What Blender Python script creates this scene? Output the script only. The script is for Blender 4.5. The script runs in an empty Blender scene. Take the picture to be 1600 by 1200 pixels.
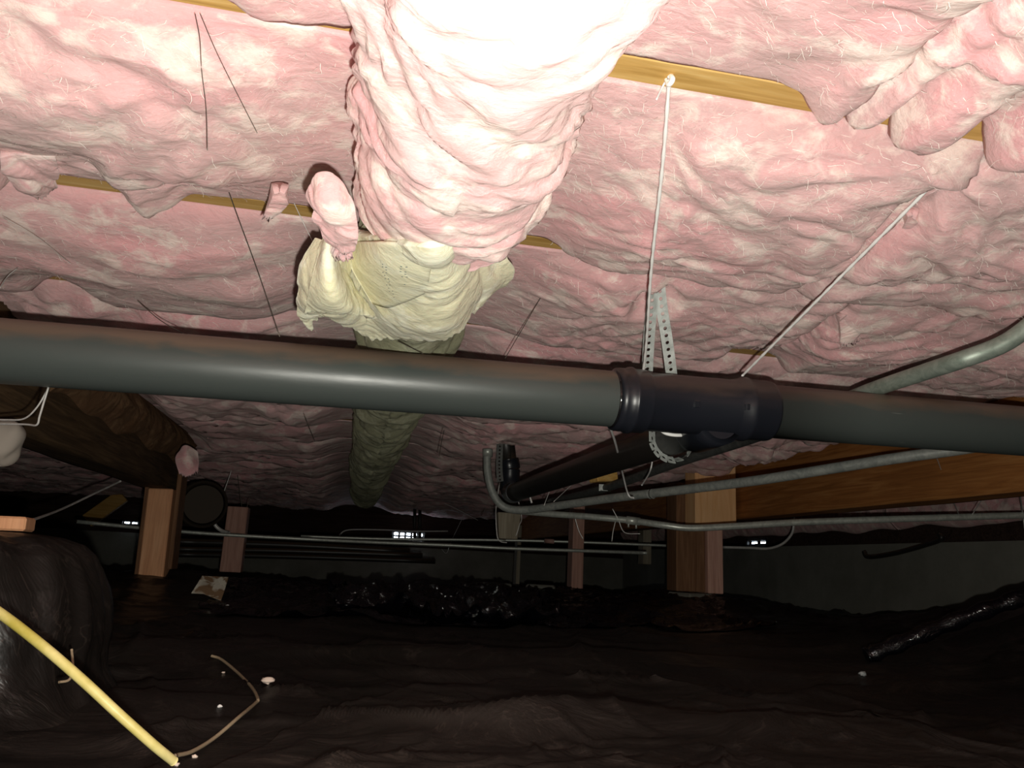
import bpy, math, random
import numpy as np

random.seed(7)
C = bpy.context.scene.collection
S = bpy.context.scene

# ------------------------------------------------------------------ camera
F = 1210.0
CAMZ = 0.26                       # lens height above the nominal ground level
_d = np.array([545 - 800, 870 - 600, F])
_s = .05
_X = -(F * F + _d[1] * (_d[1] - _s * _d[0])) / (_d[0] + _d[1] * _s)
_x = np.array([_X, _d[1] + _s * (_X - _d[0]), F])
RY = _d / np.linalg.norm(_d)
RX = _x / np.linalg.norm(_x)
RZ = np.cross(RX, RY)
cam_data = bpy.data.cameras.new('camera')
cam = bpy.data.objects.new('camera', cam_data)
C.objects.link(cam)
from mathutils import Matrix, Vector
cam.matrix_world = Matrix(((RX[0], -RX[1], -RX[2], 0), (RY[0], -RY[1], -RY[2], 0),
                           (RZ[0], -RZ[1], -RZ[2], CAMZ), (0, 0, 0, 1)))
cam_data.sensor_width = 36
cam_data.lens = F / 1600 * 36
cam_data.clip_start = .01
S.camera = cam

# ------------------------------------------------------------------ light
S.view_settings.view_transform = 'Standard'
S.view_settings.look = 'None'
S.view_settings.exposure = 0.0
S.view_settings.gamma = 1.0
S.view_settings.use_curve_mapping = False
world = bpy.data.worlds.new('World')
S.world = world
world.use_nodes = True
world.node_tree.nodes['Background'].inputs[0].default_value = (.8, .85, 1, 1)
world.node_tree.nodes['Background'].inputs[1].default_value = 0.02


def lamp(name, loc, power, size, col, smooth=0.0, linear=False):
    l = bpy.data.lights.new(name, 'POINT')
    l.energy = power
    l.color = col
    l.shadow_soft_size = size
    if linear:
        l.use_nodes = True
        nt = l.node_tree
        em = nt.nodes['Emission']
        fo = nt.nodes.new('ShaderNodeLightFalloff')
        fo.inputs['Strength'].default_value = 1.0
        fo.inputs['Smooth'].default_value = smooth
        nt.links.new(fo.outputs['Linear'], em.inputs['Strength'])
    o = bpy.data.objects.new(name, l)
    o.location = loc
    C.objects.link(o)
    return o


# the telephone's flash, a hand's width from the lens
lamp('flash', (0.020, 0.0, CAMZ - 0.040), 41, .006, (1.0, .975, .875))


# ------------------------------------------------------------------ helpers
def ray(px, py):
    v = np.array([px - 800, py - 600, F])
    return np.array([v @ RX, v @ RY, v @ RZ])


def P(px, py, Y=None, Z=None, X=None):
    """point of the place seen at a spot of the photograph, at depth Y / height Z / side X"""
    r = ray(px, py)
    k = Y / r[1] if Y is not None else ((Z - CAMZ) / r[2] if Z is not None else X / r[0])
    return np.array([r[0] * k, r[1] * k, r[2] * k + CAMZ])


def _hash(ix, iy, iz, seed):
    h = (ix * 374761393 + iy * 668265263 + iz * 2147483647 + seed * 974634777) & 0xffffffff
    h = ((h ^ (h >> 13)) * 1274126177) & 0xffffffff
    return h ^ (h >> 16)


_G = np.array([[1, 1, 0], [-1, 1, 0], [1, -1, 0], [-1, -1, 0], [1, 0, 1], [-1, 0, 1], [1, 0, -1], [-1, 0, -1],
               [0, 1, 1], [0, -1, 1], [0, 1, -1], [0, -1, -1]], float)


def perlin(p, seed=0):
    p = np.asarray(p, float)
    i = np.floor(p).astype(np.int64)
    f = p - i
    u = f * f * f * (f * (f * 6 - 15) + 10)
    out = 0
    for dx in (0, 1):
        wx = u[..., 0] if dx else 1 - u[..., 0]
        for dy in (0, 1):
            wy = u[..., 1] if dy else 1 - u[..., 1]
            for dz in (0, 1):
                wz = u[..., 2] if dz else 1 - u[..., 2]
                g = _G[_hash(i[..., 0] + dx, i[..., 1] + dy, i[..., 2] + dz, seed) % 12]
                dot = g[..., 0] * (f[..., 0] - dx) + g[..., 1] * (f[..., 1] - dy) + g[..., 2] * (f[..., 2] - dz)
                out = out + wx * wy * wz * dot
    return out


def fbm(p, o=3, seed=0):
    a, t = 1.0, 0
    for k in range(o):
        t = t + a * perlin(p * (2.03 ** k) + 17.3 * k, seed + k)
        a *= .5
    return t


def stk(x, y, z):
    x, y, z = np.broadcast_arrays(x, y, z)
    return np.stack([x, y, z], -1)


def sm(a, b, x):
    t = np.clip((x - a) / (b - a), 0, 1)
    return t * t * (3 - 2 * t)


def mesh(name, verts, faces, mat, parent=None, smooth=True):
    me = bpy.data.meshes.new(name)
    me.from_pydata([tuple(v) for v in verts], [], faces)
    me.materials.append(mat)
    if smooth:
        me.polygons.foreach_set('use_smooth', [True] * len(me.polygons))
    me.update()
    o = bpy.data.objects.new(name, me)
    C.objects.link(o)
    if parent is not None:
        o.parent = parent
        o.matrix_parent_inverse = parent.matrix_basis.inverted()
    return o


def grid_faces(nu, nv, wrap_v=False, off=0, flip=False):
    a = np.arange(nu * nv).reshape(nu, nv)
    b = np.roll(a, -1, 1) if wrap_v else a[:, 1:]
    c = a if wrap_v else a[:, :-1]
    q = np.stack([c[:-1], c[1:], b[1:], b[:-1]], -1).reshape(-1, 4) + off
    if flip:
        q = q[:, ::-1]
    return q


def grid_mesh(name, pts, mat, parent=None, wrap=False, caps=False, flip=False, smooth=True):
    """pts: (nu, nv, 3) array -> fast mesh"""
    nu, nv, _ = pts.shape
    q = grid_faces(nu, nv, wrap, 0, flip)
    me = bpy.data.meshes.new(name)
    v = pts.reshape(-1, 3)
    me.vertices.add(len(v))
    me.vertices.foreach_set('co', v.astype(np.float32).ravel())
    nq = len(q)
    ng = 2 if caps else 0
    me.loops.add(nq * 4 + ng * nv)
    me.polygons.add(nq + ng)
    li = q.ravel()
    ls = np.arange(nq) * 4
    lt = np.full(nq, 4)
    if caps:
        c0 = np.arange(nv)[::-1]
        c1 = np.arange(nv) + (nu - 1) * nv
        if flip:
            c0, c1 = c0[::-1], c1[::-1]
        li = np.concatenate([li, c0, c1])
        ls = np.concatenate([ls, [nq * 4, nq * 4 + nv]])
        lt = np.concatenate([lt, [nv, nv]])
    me.loops.foreach_set('vertex_index', li.astype(np.int32))
    me.polygons.foreach_set('loop_start', ls.astype(np.int32))
    me.polygons.foreach_set('loop_total', lt.astype(np.int32))
    me.materials.append(mat)
    if smooth:
        sm_ = np.ones(nq + ng, bool)
        if caps:
            sm_[-2:] = False
        me.polygons.foreach_set('use_smooth', sm_)
    me.update(calc_edges=True)
    me.validate()
    o = bpy.data.objects.new(name, me)
    C.objects.link(o)
    if parent is not None:
        o.parent = parent
        o.matrix_parent_inverse = parent.matrix_basis.inverted()
    return o


def tag(o, label=None, cat=None, group=None, kind=None):
    if label:
        o['label'] = label
    if cat:
        o['category'] = cat
    if group:
        o['group'] = group
    if kind:
        o['kind'] = kind
    return o


def empty(name, loc=(0, 0, 0)):
    o = bpy.data.objects.new(name, None)
    o.empty_display_size = .05
    o.location = [float(c) for c in loc]
    C.objects.link(o)
    return o


def box_vf(c, size, R=None, bevel=.002):
    """bevelled box (24 vertices): centre, full size, 3x3 columns"""
    h = np.array(size) / 2
    b = min(bevel, min(h) * .4)
    vs, fs = [], []
    idx = {}
    for sx in (-1, 1):
        for sy in (-1, 1):
            for sz in (-1, 1):
                for ax in range(3):
                    v = h - b
                    v = np.where(np.arange(3) == ax, h, v) * np.array([sx, sy, sz])
                    idx[(sx, sy, sz, ax)] = len(vs)
                    vs.append(v)
    for ax in range(3):
        o1, o2 = [a for a in range(3) if a != ax]
        for s in (-1, 1):
            q = []
            for a, bb in ((-1, -1), (1, -1), (1, 1), (-1, 1)):
                k = [0, 0, 0]
                k[ax] = s
                k[o1] = a
                k[o2] = bb
                q.append(idx[(*k, ax)])
            if (s > 0) != (ax != 1):
                q = q[::-1]
            fs.append(q)
    for ax in range(3):          # edges running along ax
        o1, o2 = [a for a in range(3) if a != ax]
        for a in (-1, 1):
            for bb in (-1, 1):
                q = []
                for s, w in ((-1, o1), (1, o1), (1, o2), (-1, o2)):
                    k = [0, 0, 0]
                    k[ax] = s
                    k[o1] = a
                    k[o2] = bb
                    q.append(idx[(*k, w)])
                if (a * bb > 0) != (ax != 1):
                    q = q[::-1]
                fs.append(q)
    for sx in (-1, 1):
        for sy in (-1, 1):
            for sz in (-1, 1):
                q = [idx[(sx, sy, sz, a)] for a in range(3)]
                if sx * sy * sz < 0:
                    q = q[::-1]
                fs.append(q)
    vs = np.array(vs)
    if R is not None:
        vs = vs @ np.array(R).T
    return vs + np.array(c), fs


def box(name, c, size, mat, parent=None, R=None, bevel=.002):
    v, f = box_vf(c, size, R, bevel)
    return mesh(name, v, f, mat, parent, smooth=False)


def rotz(a):
    c, s = math.cos(a), math.sin(a)
    return np.array([[c, -s, 0], [s, c, 0], [0, 0, 1]])


def roty(a):
    c, s = math.cos(a), math.sin(a)
    return np.array([[c, 0, s], [0, 1, 0], [-s, 0, c]])


def rotx(a):
    c, s = math.cos(a), math.sin(a)
    return np.array([[1, 0, 0], [0, c, -s], [0, s, c]])


def catmull(pts, n=8):
    pts = [np.array(p, float) for p in pts]
    q = [2 * pts[0] - pts[1]] + pts + [2 * pts[-1] - pts[-2]]
    out = []
    for i in range(1, len(q) - 2):
        for k in range(n):
            t = k / n
            a, b, c, d = q[i - 1], q[i], q[i + 1], q[i + 2]
            out.append(.5 * ((2 * b) + (c - a) * t + (2 * a - 5 * b + 4 * c - d) * t * t + (3 * b - a - 3 * c + d) * t ** 3))
    out.append(pts[-1])
    return np.array(out)


def frames(path):
    T = np.gradient(path, axis=0)
    T /= np.linalg.norm(T, axis=1)[:, None] + 1e-12
    up = np.array([0, 0, 1.]) if abs(T[0][2]) < .9 else np.array([1., 0, 0])
    n = np.cross(T[0], up)
    n /= np.linalg.norm(n)
    N = []
    for t in T:
        n = n - t * (n @ t)
        n /= np.linalg.norm(n)
        N.append(n.copy())
    N = np.array(N)
    return T, N, np.cross(T, N)


def tube(name, path, r, mat, parent=None, sides=14, caps=True):
    path = np.array(path, float)
    T, N, B = frames(path)
    r = np.broadcast_to(np.array(r, float), (len(path),))
    a = np.linspace(0, 2 * math.pi, sides, endpoint=False)
    pts = path[:, None] + r[:, None, None] * (np.cos(a)[None, :, None] * N[:, None] + np.sin(a)[None, :, None] * B[:, None])
    return grid_mesh(name, pts, mat, parent, wrap=True, caps=caps)


def lathe(name, p0, p1, prof, mat, parent=None, sides=48):
    """prof: list of (distance from p0 in m, radius)"""
    p0, p1 = np.array(p0, float), np.array(p1, float)
    T = (p1 - p0) / np.linalg.norm(p1 - p0)
    up = np.array([0, 0, 1.]) if abs(T[2]) < .9 else np.array([1., 0, 0])
    N = np.cross(T, up)
    N /= np.linalg.norm(N)
    B = np.cross(T, N)
    a = np.linspace(0, 2 * math.pi, sides, endpoint=False)
    pts = np.array([[p0 + T * d + r * (math.cos(t) * N + math.sin(t) * B) for t in a] for d, r in prof])
    o = grid_mesh(name, pts, mat, parent, wrap=True, caps=True)
    return o


# ------------------------------------------------------------------ materials
def M(name, rough=.6, metal=0.0, spec=.5, build=None, col=(.5, .5, .5)):
    m = bpy.data.materials.new(name)
    m.use_nodes = True
    nt = m.node_tree
    b = nt.nodes['Principled BSDF']
    b.inputs['Base Color'].default_value = (*col, 1)
    b.inputs['Roughness'].default_value = rough
    b.inputs['Metallic'].default_value = metal
    b.inputs['Specular IOR Level'].default_value = spec
    if build:
        build(nt, b)
    return m


def tex(nt, scale=(1, 1, 1), obj=False):
    g = nt.nodes.new('ShaderNodeNewGeometry')
    mp = nt.nodes.new('ShaderNodeMapping')
    mp.inputs['Scale'].default_value = scale
    nt.links.new(g.outputs['Position'], mp.inputs['Vector'])
    return mp.outputs[0]


def noise(nt, vec, scale, detail=4, rough=.55, dist=0.0):
    n = nt.nodes.new('ShaderNodeTexNoise')
    n.inputs['Scale'].default_value = scale
    n.inputs['Detail'].default_value = detail
    n.inputs['Roughness'].default_value = rough
    n.inputs['Distortion'].default_value = dist
    nt.links.new(vec, n.inputs['Vector'])
    return n.outputs['Fac']


def ramp(nt, fac, stops):
    r = nt.nodes.new('ShaderNodeValToRGB')
    e = r.color_ramp.elements
    while len(e) < len(stops):
        e.new(.5)
    for k, (p, c) in enumerate(stops):
        e[k].position = p
        e[k].color = (*c, 1) if len(c) == 3 else c
    nt.links.new(fac, r.inputs[0])
    return r.outputs[0]


def mixc(nt, fac, a, b, mode='MIX'):
    m = nt.nodes.new('ShaderNodeMix')
    m.data_type = 'RGBA'
    m.blend_type = mode
    for s, v in ((0, fac), (6, a), (7, b)):
        if isinstance(v, (int, float)):
            m.inputs[s].default_value = v
        elif isinstance(v, tuple):
            m.inputs[s].default_value = (*v, 1)
        else:
            nt.links.new(v, m.inputs[s])
    return m.outputs[2]


def bump(nt, b, h, strength=.5, dist=.002, prev=None):
    n = nt.nodes.new('ShaderNodeBump')
    n.inputs['Strength'].default_value = strength
    n.inputs['Distance'].default_value = dist
    nt.links.new(h, n.inputs['Height'])
    if prev is not None:
        nt.links.new(prev, n.inputs['Normal'])
    nt.links.new(n.outputs[0], b.inputs['Normal'])
    return n.outputs[0]


def wool(base, pale, dusty, deep, sss=.5):
    def f(nt, b):
        v = tex(nt, (.75, 1, 1))
        big = noise(nt, v, 5, 3, .5, .6)
        mid = noise(nt, v, 21, 6, .62, .5)
        fine = noise(nt, tex(nt, (.4, 1, 1.3)), 110, 5, .7, 1.0)
        c = mixc(nt, ramp(nt, big, [(.42, (0, 0, 0)), (.62, (1, 1, 1))]), base, deep)
        d = noise(nt, v, 4.3, 5, .65, .8)
        c = mixc(nt, ramp(nt, d, [(.46, (0, 0, 0)), (.68, (.6, .6, .6))]), c, dusty)
        c = mixc(nt, ramp(nt, mid, [(.50, (0, 0, 0)), (.61, (.8, .8, .8))]), c, pale)
        c = mixc(nt, ramp(nt, fine, [(.35, (.3, .3, .3)), (.6, (0, 0, 0))]), c, dusty)
        st = noise(nt, tex(nt, (.25, 1.2, 1.2)), 130, 2, .5, 2.5)
        c = mixc(nt, ramp(nt, st, [(.66, (0, 0, 0)), (.74, (.5, .5, .5))]), c, pale)
        nt.links.new(c, b.inputs['Base Color'])
        p = bump(nt, b, fine, .35, .004)
        m2 = noise(nt, tex(nt, (.7, 1, 1.1)), 34, 4, .6, .8)
        bump(nt, b, m2, .42, .010, p)
        b.inputs['Subsurface Weight'].default_value = sss
        b.inputs['Subsurface Radius'].default_value = (1.0, .75, .7)
        b.inputs['Subsurface Scale'].default_value = .010
        b.inputs['Sheen Weight'].default_value = .25
        b.inputs['Sheen Roughness'].default_value = .6
        b.inputs['Sheen Tint'].default_value = (*pale, 1)
    return f


m_pink = M('pink_glass_wool', .95, 0, .1, wool((.80, .50, .50), (.96, .80, .73), (.56, .395, .385), (.82, .42, .44)))  # pale tone: fibre streaks, plus overexposed puffs painted in as cream blotches
m_yellow = M('yellow_glass_wool', .95, 0, .1, wool((.88, .84, .60), (.93, .91, .74), (.70, .65, .46), (.84, .79, .53)))
m_olive = M('dusty_olive_glass_wool', .9, 0, .15, wool((.31, .31, .20), (.42, .42, .30), (.15, .15, .10), (.24, .24, .15)))
m_fibre = M('stray_glass_fibre', .6, 0, .3, None, (.95, .86, .80))
m_facing = M('yellow_scrim', .8, 0, .2, wool((.84, .80, .58), (.88, .86, .68), (.76, .70, .48), (.82, .77, .52), .3))


def wood_build(c1, c2, c3, axis, dirt=None):
    sc = {'x': (1.2, 22, 22), 'y': (22, 1.2, 22), 'z': (22, 22, 1.2)}[axis]

    def f(nt, b):
        v = tex(nt, sc)
        n = noise(nt, v, 2.2, 6, .6, 1.5)
        n2 = noise(nt, v, 9, 4, .6, .3)
        c = ramp(nt, n, [(.3, c1), (.5, c2), (.68, c3)])
        c = mixc(nt, ramp(nt, n2, [(.45, (0, 0, 0)), (.75, (.5, .5, .5))]), c, c1)
        k = noise(nt, tex(nt), 5, 3, .5)
        c = mixc(nt, ramp(nt, k, [(.55, (0, 0, 0)), (.75, (.45, .45, .45))]), c, dirt or c1)
        nt.links.new(c, b.inputs['Base Color'])
        bump(nt, b, n2, .35, .001)
    return f


m_joist = M('pale_pine', .7, 0, .3, wood_build((.42, .24, .06), (.62, .38, .12), (.72, .50, .20), 'x'))
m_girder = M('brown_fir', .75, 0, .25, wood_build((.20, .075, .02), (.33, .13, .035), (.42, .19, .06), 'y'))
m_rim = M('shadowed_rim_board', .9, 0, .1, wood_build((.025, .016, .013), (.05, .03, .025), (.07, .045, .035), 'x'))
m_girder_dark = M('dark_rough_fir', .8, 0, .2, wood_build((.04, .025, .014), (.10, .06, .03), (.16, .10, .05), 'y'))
m_post = M('orange_fir', .7, 0, .3, wood_build((.58, .27, .14), (.78, .40, .21), (.85, .48, .27), 'z'))
m_board = M('bright_orange_fir', .65, 0, .3, wood_build((.80, .42, .18), (.93, .55, .27), (.96, .62, .33), 'z'))
m_post_dark = M('shade_brown_fir', .75, 0, .25, wood_build((.13, .06, .03), (.20, .10, .05), (.28, .15, .08), 'z'))  # dark brown carries the conduit's shadow on the right post's face
m_farpost = M('pinkish_fir', .75, 0, .25, wood_build((.45, .24, .19), (.60, .34, .27), (.68, .42, .33), 'z'))
m_block = M('yellow_pine_block', .65, 0, .3, wood_build((.55, .30, .07), (.74, .44, .13), (.80, .55, .22), 'x'))
m_blockgrey = M('weathered_grey_wood', .8, 0, .2, wood_build((.25, .21, .15), (.38, .33, .25), (.45, .4, .3), 'z'))
m_ply = M('subfloor_plywood', .8, 0, .2, wood_build((.35, .22, .1), (.5, .34, .17), (.6, .42, .24), 'x'))


def abs_build(c, dust, amt, scr=True):
    def f(nt, b):
        g = nt.nodes.new('ShaderNodeNewGeometry')
        sx = nt.nodes.new('ShaderNodeSeparateXYZ')
        nt.links.new(g.outputs['Normal'], sx.inputs[0])
        n = noise(nt, tex(nt, (1, 3, 3)), 9, 5, .6, .5)
        # dust lies on upward faces
        ad = nt.nodes.new('ShaderNodeMath')
        ad.operation = 'MULTIPLY_ADD'
        nt.links.new(n, ad.inputs[0])
        ad.inputs[1].default_value = .9
        nt.links.new(sx.outputs[2], ad.inputs[2])
        dm = ramp(nt, ad.outputs[0], [(.62, (0, 0, 0)), (1.0, (amt, amt, amt))])
        col = mixc(nt, dm, c, dust)
        if scr:
            s = noise(nt, tex(nt, (2, 60, 60)), 3.0, 3, .6, 0)
            sp = noise(nt, tex(nt), 14, 2, .5, 0)
            sm1 = ramp(nt, s, [(.70, (0, 0, 0)), (.74, (1, 1, 1))])
            sm2 = ramp(nt, sp, [(.55, (0, 0, 0)), (.62, (.6, .6, .6))])
            col = mixc(nt, mixc(nt, 1.0, sm1, sm2, 'MULTIPLY'), col, (.35, .36, .33))
        nt.links.new(col, b.inputs['Base Color'])
        rr = nt.nodes.new('ShaderNodeMapRange')
        nt.links.new(n, rr.inputs[0])
        rr.inputs[3].default_value = b.inputs['Roughness'].default_value - .06
        rr.inputs[4].default_value = b.inputs['Roughness'].default_value + .10
        nt.links.new(rr.outputs[0], b.inputs['Roughness'])
        bump(nt, b, noise(nt, tex(nt, (1, 5, 5)), 30, 3, .5), .12, .001)
    return f


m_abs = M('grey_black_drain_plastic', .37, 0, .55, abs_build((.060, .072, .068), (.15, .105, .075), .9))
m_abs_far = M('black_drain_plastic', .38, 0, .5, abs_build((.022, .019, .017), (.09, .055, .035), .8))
m_tee = M('moulded_black_plastic', .30, 0, .55, abs_build((.012, .014, .020), (.10, .065, .05), .55, False))
m_solvent = M('glossy_solvent_bead', .12, 0, .6, None, (.008, .008, .009))


def galv_build(c1, c2):
    def f(nt, b):
        n = noise(nt, tex(nt, (1, 1, 1)), 45, 4, .7, 1)
        nt.links.new(ramp(nt, n, [(.35, c1), (.65, c2)]), b.inputs['Base Color'])
        rr = nt.nodes.new('ShaderNodeMapRange')
        nt.links.new(n, rr.inputs[0])
        rr.inputs[3].default_value = b.inputs['Roughness'].default_value - .05
        rr.inputs[4].default_value = b.inputs['Roughness'].default_value + .12
        nt.links.new(rr.outputs[0], b.inputs['Roughness'])
    return f


m_strap = M('galvanised_strap', .42, .35, .5, galv_build((.55, .60, .57), (.85, .90, .87)))
m_emt = M('galvanised_conduit', .36, .45, .5, galv_build((.50, .53, .48), (.72, .75, .68)))
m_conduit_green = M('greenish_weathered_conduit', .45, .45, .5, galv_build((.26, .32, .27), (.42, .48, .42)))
m_conduit_dark = M('dark_and_shaded_metal', .5, .35, .4, galv_build((.06, .062, .06), (.11, .112, .105)))  # dark strap metal, also the painted shade on the conduit's far length
m_greycable = M('grey_service_cable', .5, .1, .5, galv_build((.22, .24, .225), (.38, .39, .36)))
m_white = M('white_nylon_cord', .6, 0, .4, None, (.95, .94, .92))
m_wire = M('dark_steel_wire', .45, .6, .5, galv_build((.10, .085, .07), (.2, .17, .14)))
m_wire_pale = M('pale_steel_wire', .4, .3, .5, galv_build((.65, .63, .60), (.85, .83, .80)))


def plastic_build(c, dust, amt):
    def f(nt, b):
        n = noise(nt, tex(nt), 1.6, 6, .65, .8)
        n2 = noise(nt, tex(nt), 60, 3, .7, 0)
        fac = ramp(nt, n, [(.35, (.25, .25, .25)), (.65, (amt, amt, amt))])
        col = mixc(nt, fac, c, dust)
        w = noise(nt, tex(nt, (1, 2.0, 1)), 3.2, 6, .6, 1.2)
        streak = ramp(nt, w, [(.493, (0, 0, 0)), (.5, (.6, .6, .6)), (.507, (0, 0, 0))])
        col = mixc(nt, streak, col, tuple(min(1, q * 2.0) for q in dust))
        nt.links.new(col, b.inputs['Base Color'])
        nt.links.new(ramp(nt, fac, [(0, (.22, .22, .22)), (1, (.62, .62, .62))]), b.inputs['Roughness'])
        p = bump(nt, b, w, .6, .02)
        bump(nt, b, n2, .25, .0008, p)
    return f


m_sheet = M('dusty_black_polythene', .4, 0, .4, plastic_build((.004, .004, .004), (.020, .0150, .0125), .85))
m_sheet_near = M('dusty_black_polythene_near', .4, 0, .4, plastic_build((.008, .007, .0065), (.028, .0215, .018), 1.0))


def glossy_poly(nt, b):
    w = noise(nt, tex(nt, (1, 1.6, 1)), 9, 5, .65, 2.0)
    bump(nt, b, w, .7, .02)


m_sheet_gloss = M('clean_glossy_black_polythene', .10, 0, .9, glossy_poly, (.003, .003, .005))


def conc(nt, b):
    n = noise(nt, tex(nt), 3, 6, .65)
    n2 = noise(nt, tex(nt, (1, 1, 3)), 30, 4, .7)
    c = ramp(nt, n, [(.3, (.17, .165, .14)), (.7, (.27, .265, .23))])
    nt.links.new(c, b.inputs['Base Color'])
    bump(nt, b, n2, .5, .003)


m_conc = M('grey_concrete', .9, 0, .2, conc)
m_paper = M('dirty_white_paper', .85, 0, .2, lambda nt, b: nt.links.new(
    ramp(nt, noise(nt, tex(nt), 22, 3, .5, .5), [(.48, (.70, .66, .56)), (.58, (.26, .16, .09))]), b.inputs['Base Color']))
m_card = M('dull_concrete_pad', .85, 0, .2, conc, (.3, .28, .25))
m_foam = M('pale_foam_crumb', .8, 0, .2, None, (.80, .66, .56))
m_rod = M('yellow_sheathed_cable', .45, 0, .4, lambda nt, b: nt.links.new(
    ramp(nt, noise(nt, tex(nt), 16, 4, .6), [(.4, (.42, .36, .07)), (.65, (.68, .60, .26))]), b.inputs['Base Color']))
m_twine = M('brown_twine', .8, 0, .2, None, (.30, .23, .15))
m_ink = M('grey_blue_print', .8, 0, .2, None, (.22, .27, .27))
m_day = bpy.data.materials.new('daylight_beyond_vent')
m_day.use_nodes = True
_b = m_day.node_tree.nodes['Principled BSDF']
_b.inputs['Emission Color'].default_value = (.72, .86, 1, 1)
_b.inputs['Emission Strength'].default_value = 22.0

# ------------------------------------------------------------------ setting
H = CAMZ + .45           # underside of the joists
SP = .406
JY = [.617 + SP * k for k in range(-3, 17)]      # far edge of each joist, JY[3] is the first strip in view
XL, XR = -2.9, 2.56
YB, YF = 7.2, -1.3


def struct(o):
    o['kind'] = 'structure'
    return o


ceiling = struct(box('ceiling', ((XL + XR) / 2, (YB + YF) / 2, H + .235 + .01), (XR - XL + .3, YB - YF + .3, .02), m_ply))
for k, y in enumerate(JY):
    box('joist', ((XL + XR) / 2, y - .019, H + .117), (XR - XL, .038, .235), m_joist, ceiling, bevel=.003)
struct(box('wall_right', (XR + .075, (YB + YF) / 2, .07), (.15, YB - YF + .3, .76), m_conc))
struct(box('wall_left', (XL - .075, (YB + YF) / 2, .07), (.15, YB - YF + .3, .76), m_conc))
struct(box('wall_back', ((XL + XR) / 2, YB + .075, .02), (XR - XL, .15, .70), m_conc))
struct(box('wall_front', ((XL + XR) / 2, YF - .075, .22), (XR - XL, .15, 1.1), m_conc))
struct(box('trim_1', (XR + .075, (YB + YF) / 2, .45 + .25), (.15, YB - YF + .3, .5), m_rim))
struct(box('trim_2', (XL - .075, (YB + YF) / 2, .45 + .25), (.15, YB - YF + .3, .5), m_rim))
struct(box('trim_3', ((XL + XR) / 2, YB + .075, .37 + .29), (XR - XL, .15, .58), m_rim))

# ground height -------------------------------------------------------
mounds = [  # x, y, height, sx, sy
    (-.68, 3.1, .075, .45, .30), (1.40, 3.05, .075, .42, .30), (.75, 3.9, .05, .8, .35),
    (2.15, 1.75, .20, .55, .75), (-1.2, 1.5, .05, .5, .5), (.1, 1.75, .035, .9, .10), (.9, 4.6, .06, .6, .3),
    (2.2, 3.4, -.03, .3, .4), (-.6, 4.3, .03, .5, .3), (.45, 1.22, .028, .5, .06), (-.35, 1.35, .02, .25, .07),
]


folds = []      # long creases: (x0, y0, x1, y1, height, half width)


def ground(x, y):
    x = np.asarray(x, float)
    y = np.asarray(y, float)
    z = .005 + .085 * sm(.9, 2.8, y) - .095 * sm(3.9, 6.6, y)
    for mx, my, h, sx, sy in mounds:
        z = z + h * np.exp(-((x - mx) / sx) ** 2 - ((y - my) / sy) ** 2)
    p = stk(x, y, 0 * x)
    w = fbm(p * np.array([1.3, 2.6, 1]), 4, 5)
    rid = 1 - np.abs(perlin(p * np.array([1.6, 3.2, 1]) + .6 * stk(w, w, w), 11)) * 2
    z = z + .022 * w + .014 * np.clip(rid, 0, 1) ** 6
    far = sm(1.9, 3.0, y)
    p3 = p + .10 * stk(w, -w, w)
    z = z + far * .009 * (1 - np.abs(perlin(p3 * np.array([7, 15, 1]), 31)) * 2) + far * .004 * perlin(p3 * 40, 33)
    z = z + (1 - far) * .0022 * np.clip(1 - np.abs(perlin(p3 * np.array([5, 8, 1]), 37)) * 6, 0, 1)
    rg_ = np.zeros_like(z)
    for x0, y0, x1, y1, h, w_ in folds:
        dx, dy = x1 - x0, y1 - y0
        t = np.clip(((x - x0) * dx + (y - y0) * dy) / (dx * dx + dy * dy), 0, 1)
        d = np.hypot(x - x0 - t * dx, y - y0 - t * dy)
        rg_ = np.maximum(rg_, h * np.exp(-np.abs(d / w_) ** 1.5))
    return z + rg_


def gp(px, py, lift=0.0):
    """where the line of sight through a spot of the photo meets the ground"""
    r = ray(px, py)
    r = r / r[1]
    y = np.linspace(.4, 7.1, 3000)
    z = CAMZ + r[2] * y
    g = ground(r[0] * y, y)
    i = np.argmax(z < g)
    return np.array([r[0] * y[i], y[i], g[i] + lift])


_f = []
for line, h_, w_ in (([(0, 1066), (60, 1052), (95, 1045), (150, 1046), (200, 1052), (300, 1058)], .010, .012),
                     ([(340, 1034), (410, 1022), (480, 1020), (560, 1018), (640, 1018), (720, 1024), (800, 1033)], .013, .016),
                     ([(560, 1024), (610, 1040), (680, 1054), (760, 1062)], .006, .008),
                     ([(228, 1062), (244, 1090), (266, 1124), (290, 1158)], .006, .008),
                     ([(388, 1044), (450, 1058), (510, 1074), (570, 1104)], .005, .007),
                     ([(425, 1078), (490, 1090), (560, 1106)], .005, .007),
                     ([(915, 1062), (930, 1084), (960, 1112), (995, 1150)], .006, .007),
                     ([(880, 1100), (940, 1128), (1000, 1150), (1060, 1172)], .005, .008),
                     ([(940, 1176), (1000, 1175), (1060, 1176)], .006, .007),
                     ([(830, 1192), (900, 1188), (970, 1192)], .007, .007),
                     ([(1000, 1040), (1080, 1046), (1160, 1050), (1220, 1058)], .007, .012),
                     ([(1280, 1082), (1320, 1094), (1365, 1106), (1440, 1116)], .009, .012),
                     ([(500, 978), (600, 970), (720, 966), (860, 972)], .012, .03),
                     ([(200, 1022), (215, 1000), (222, 972)], .010, .010)):
    q_ = [gp(*a) for a in line]
    _f += [(a[0], a[1], b[0], b[1], h_, w_) for a, b in zip(q_[:-1], q_[1:])]
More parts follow.
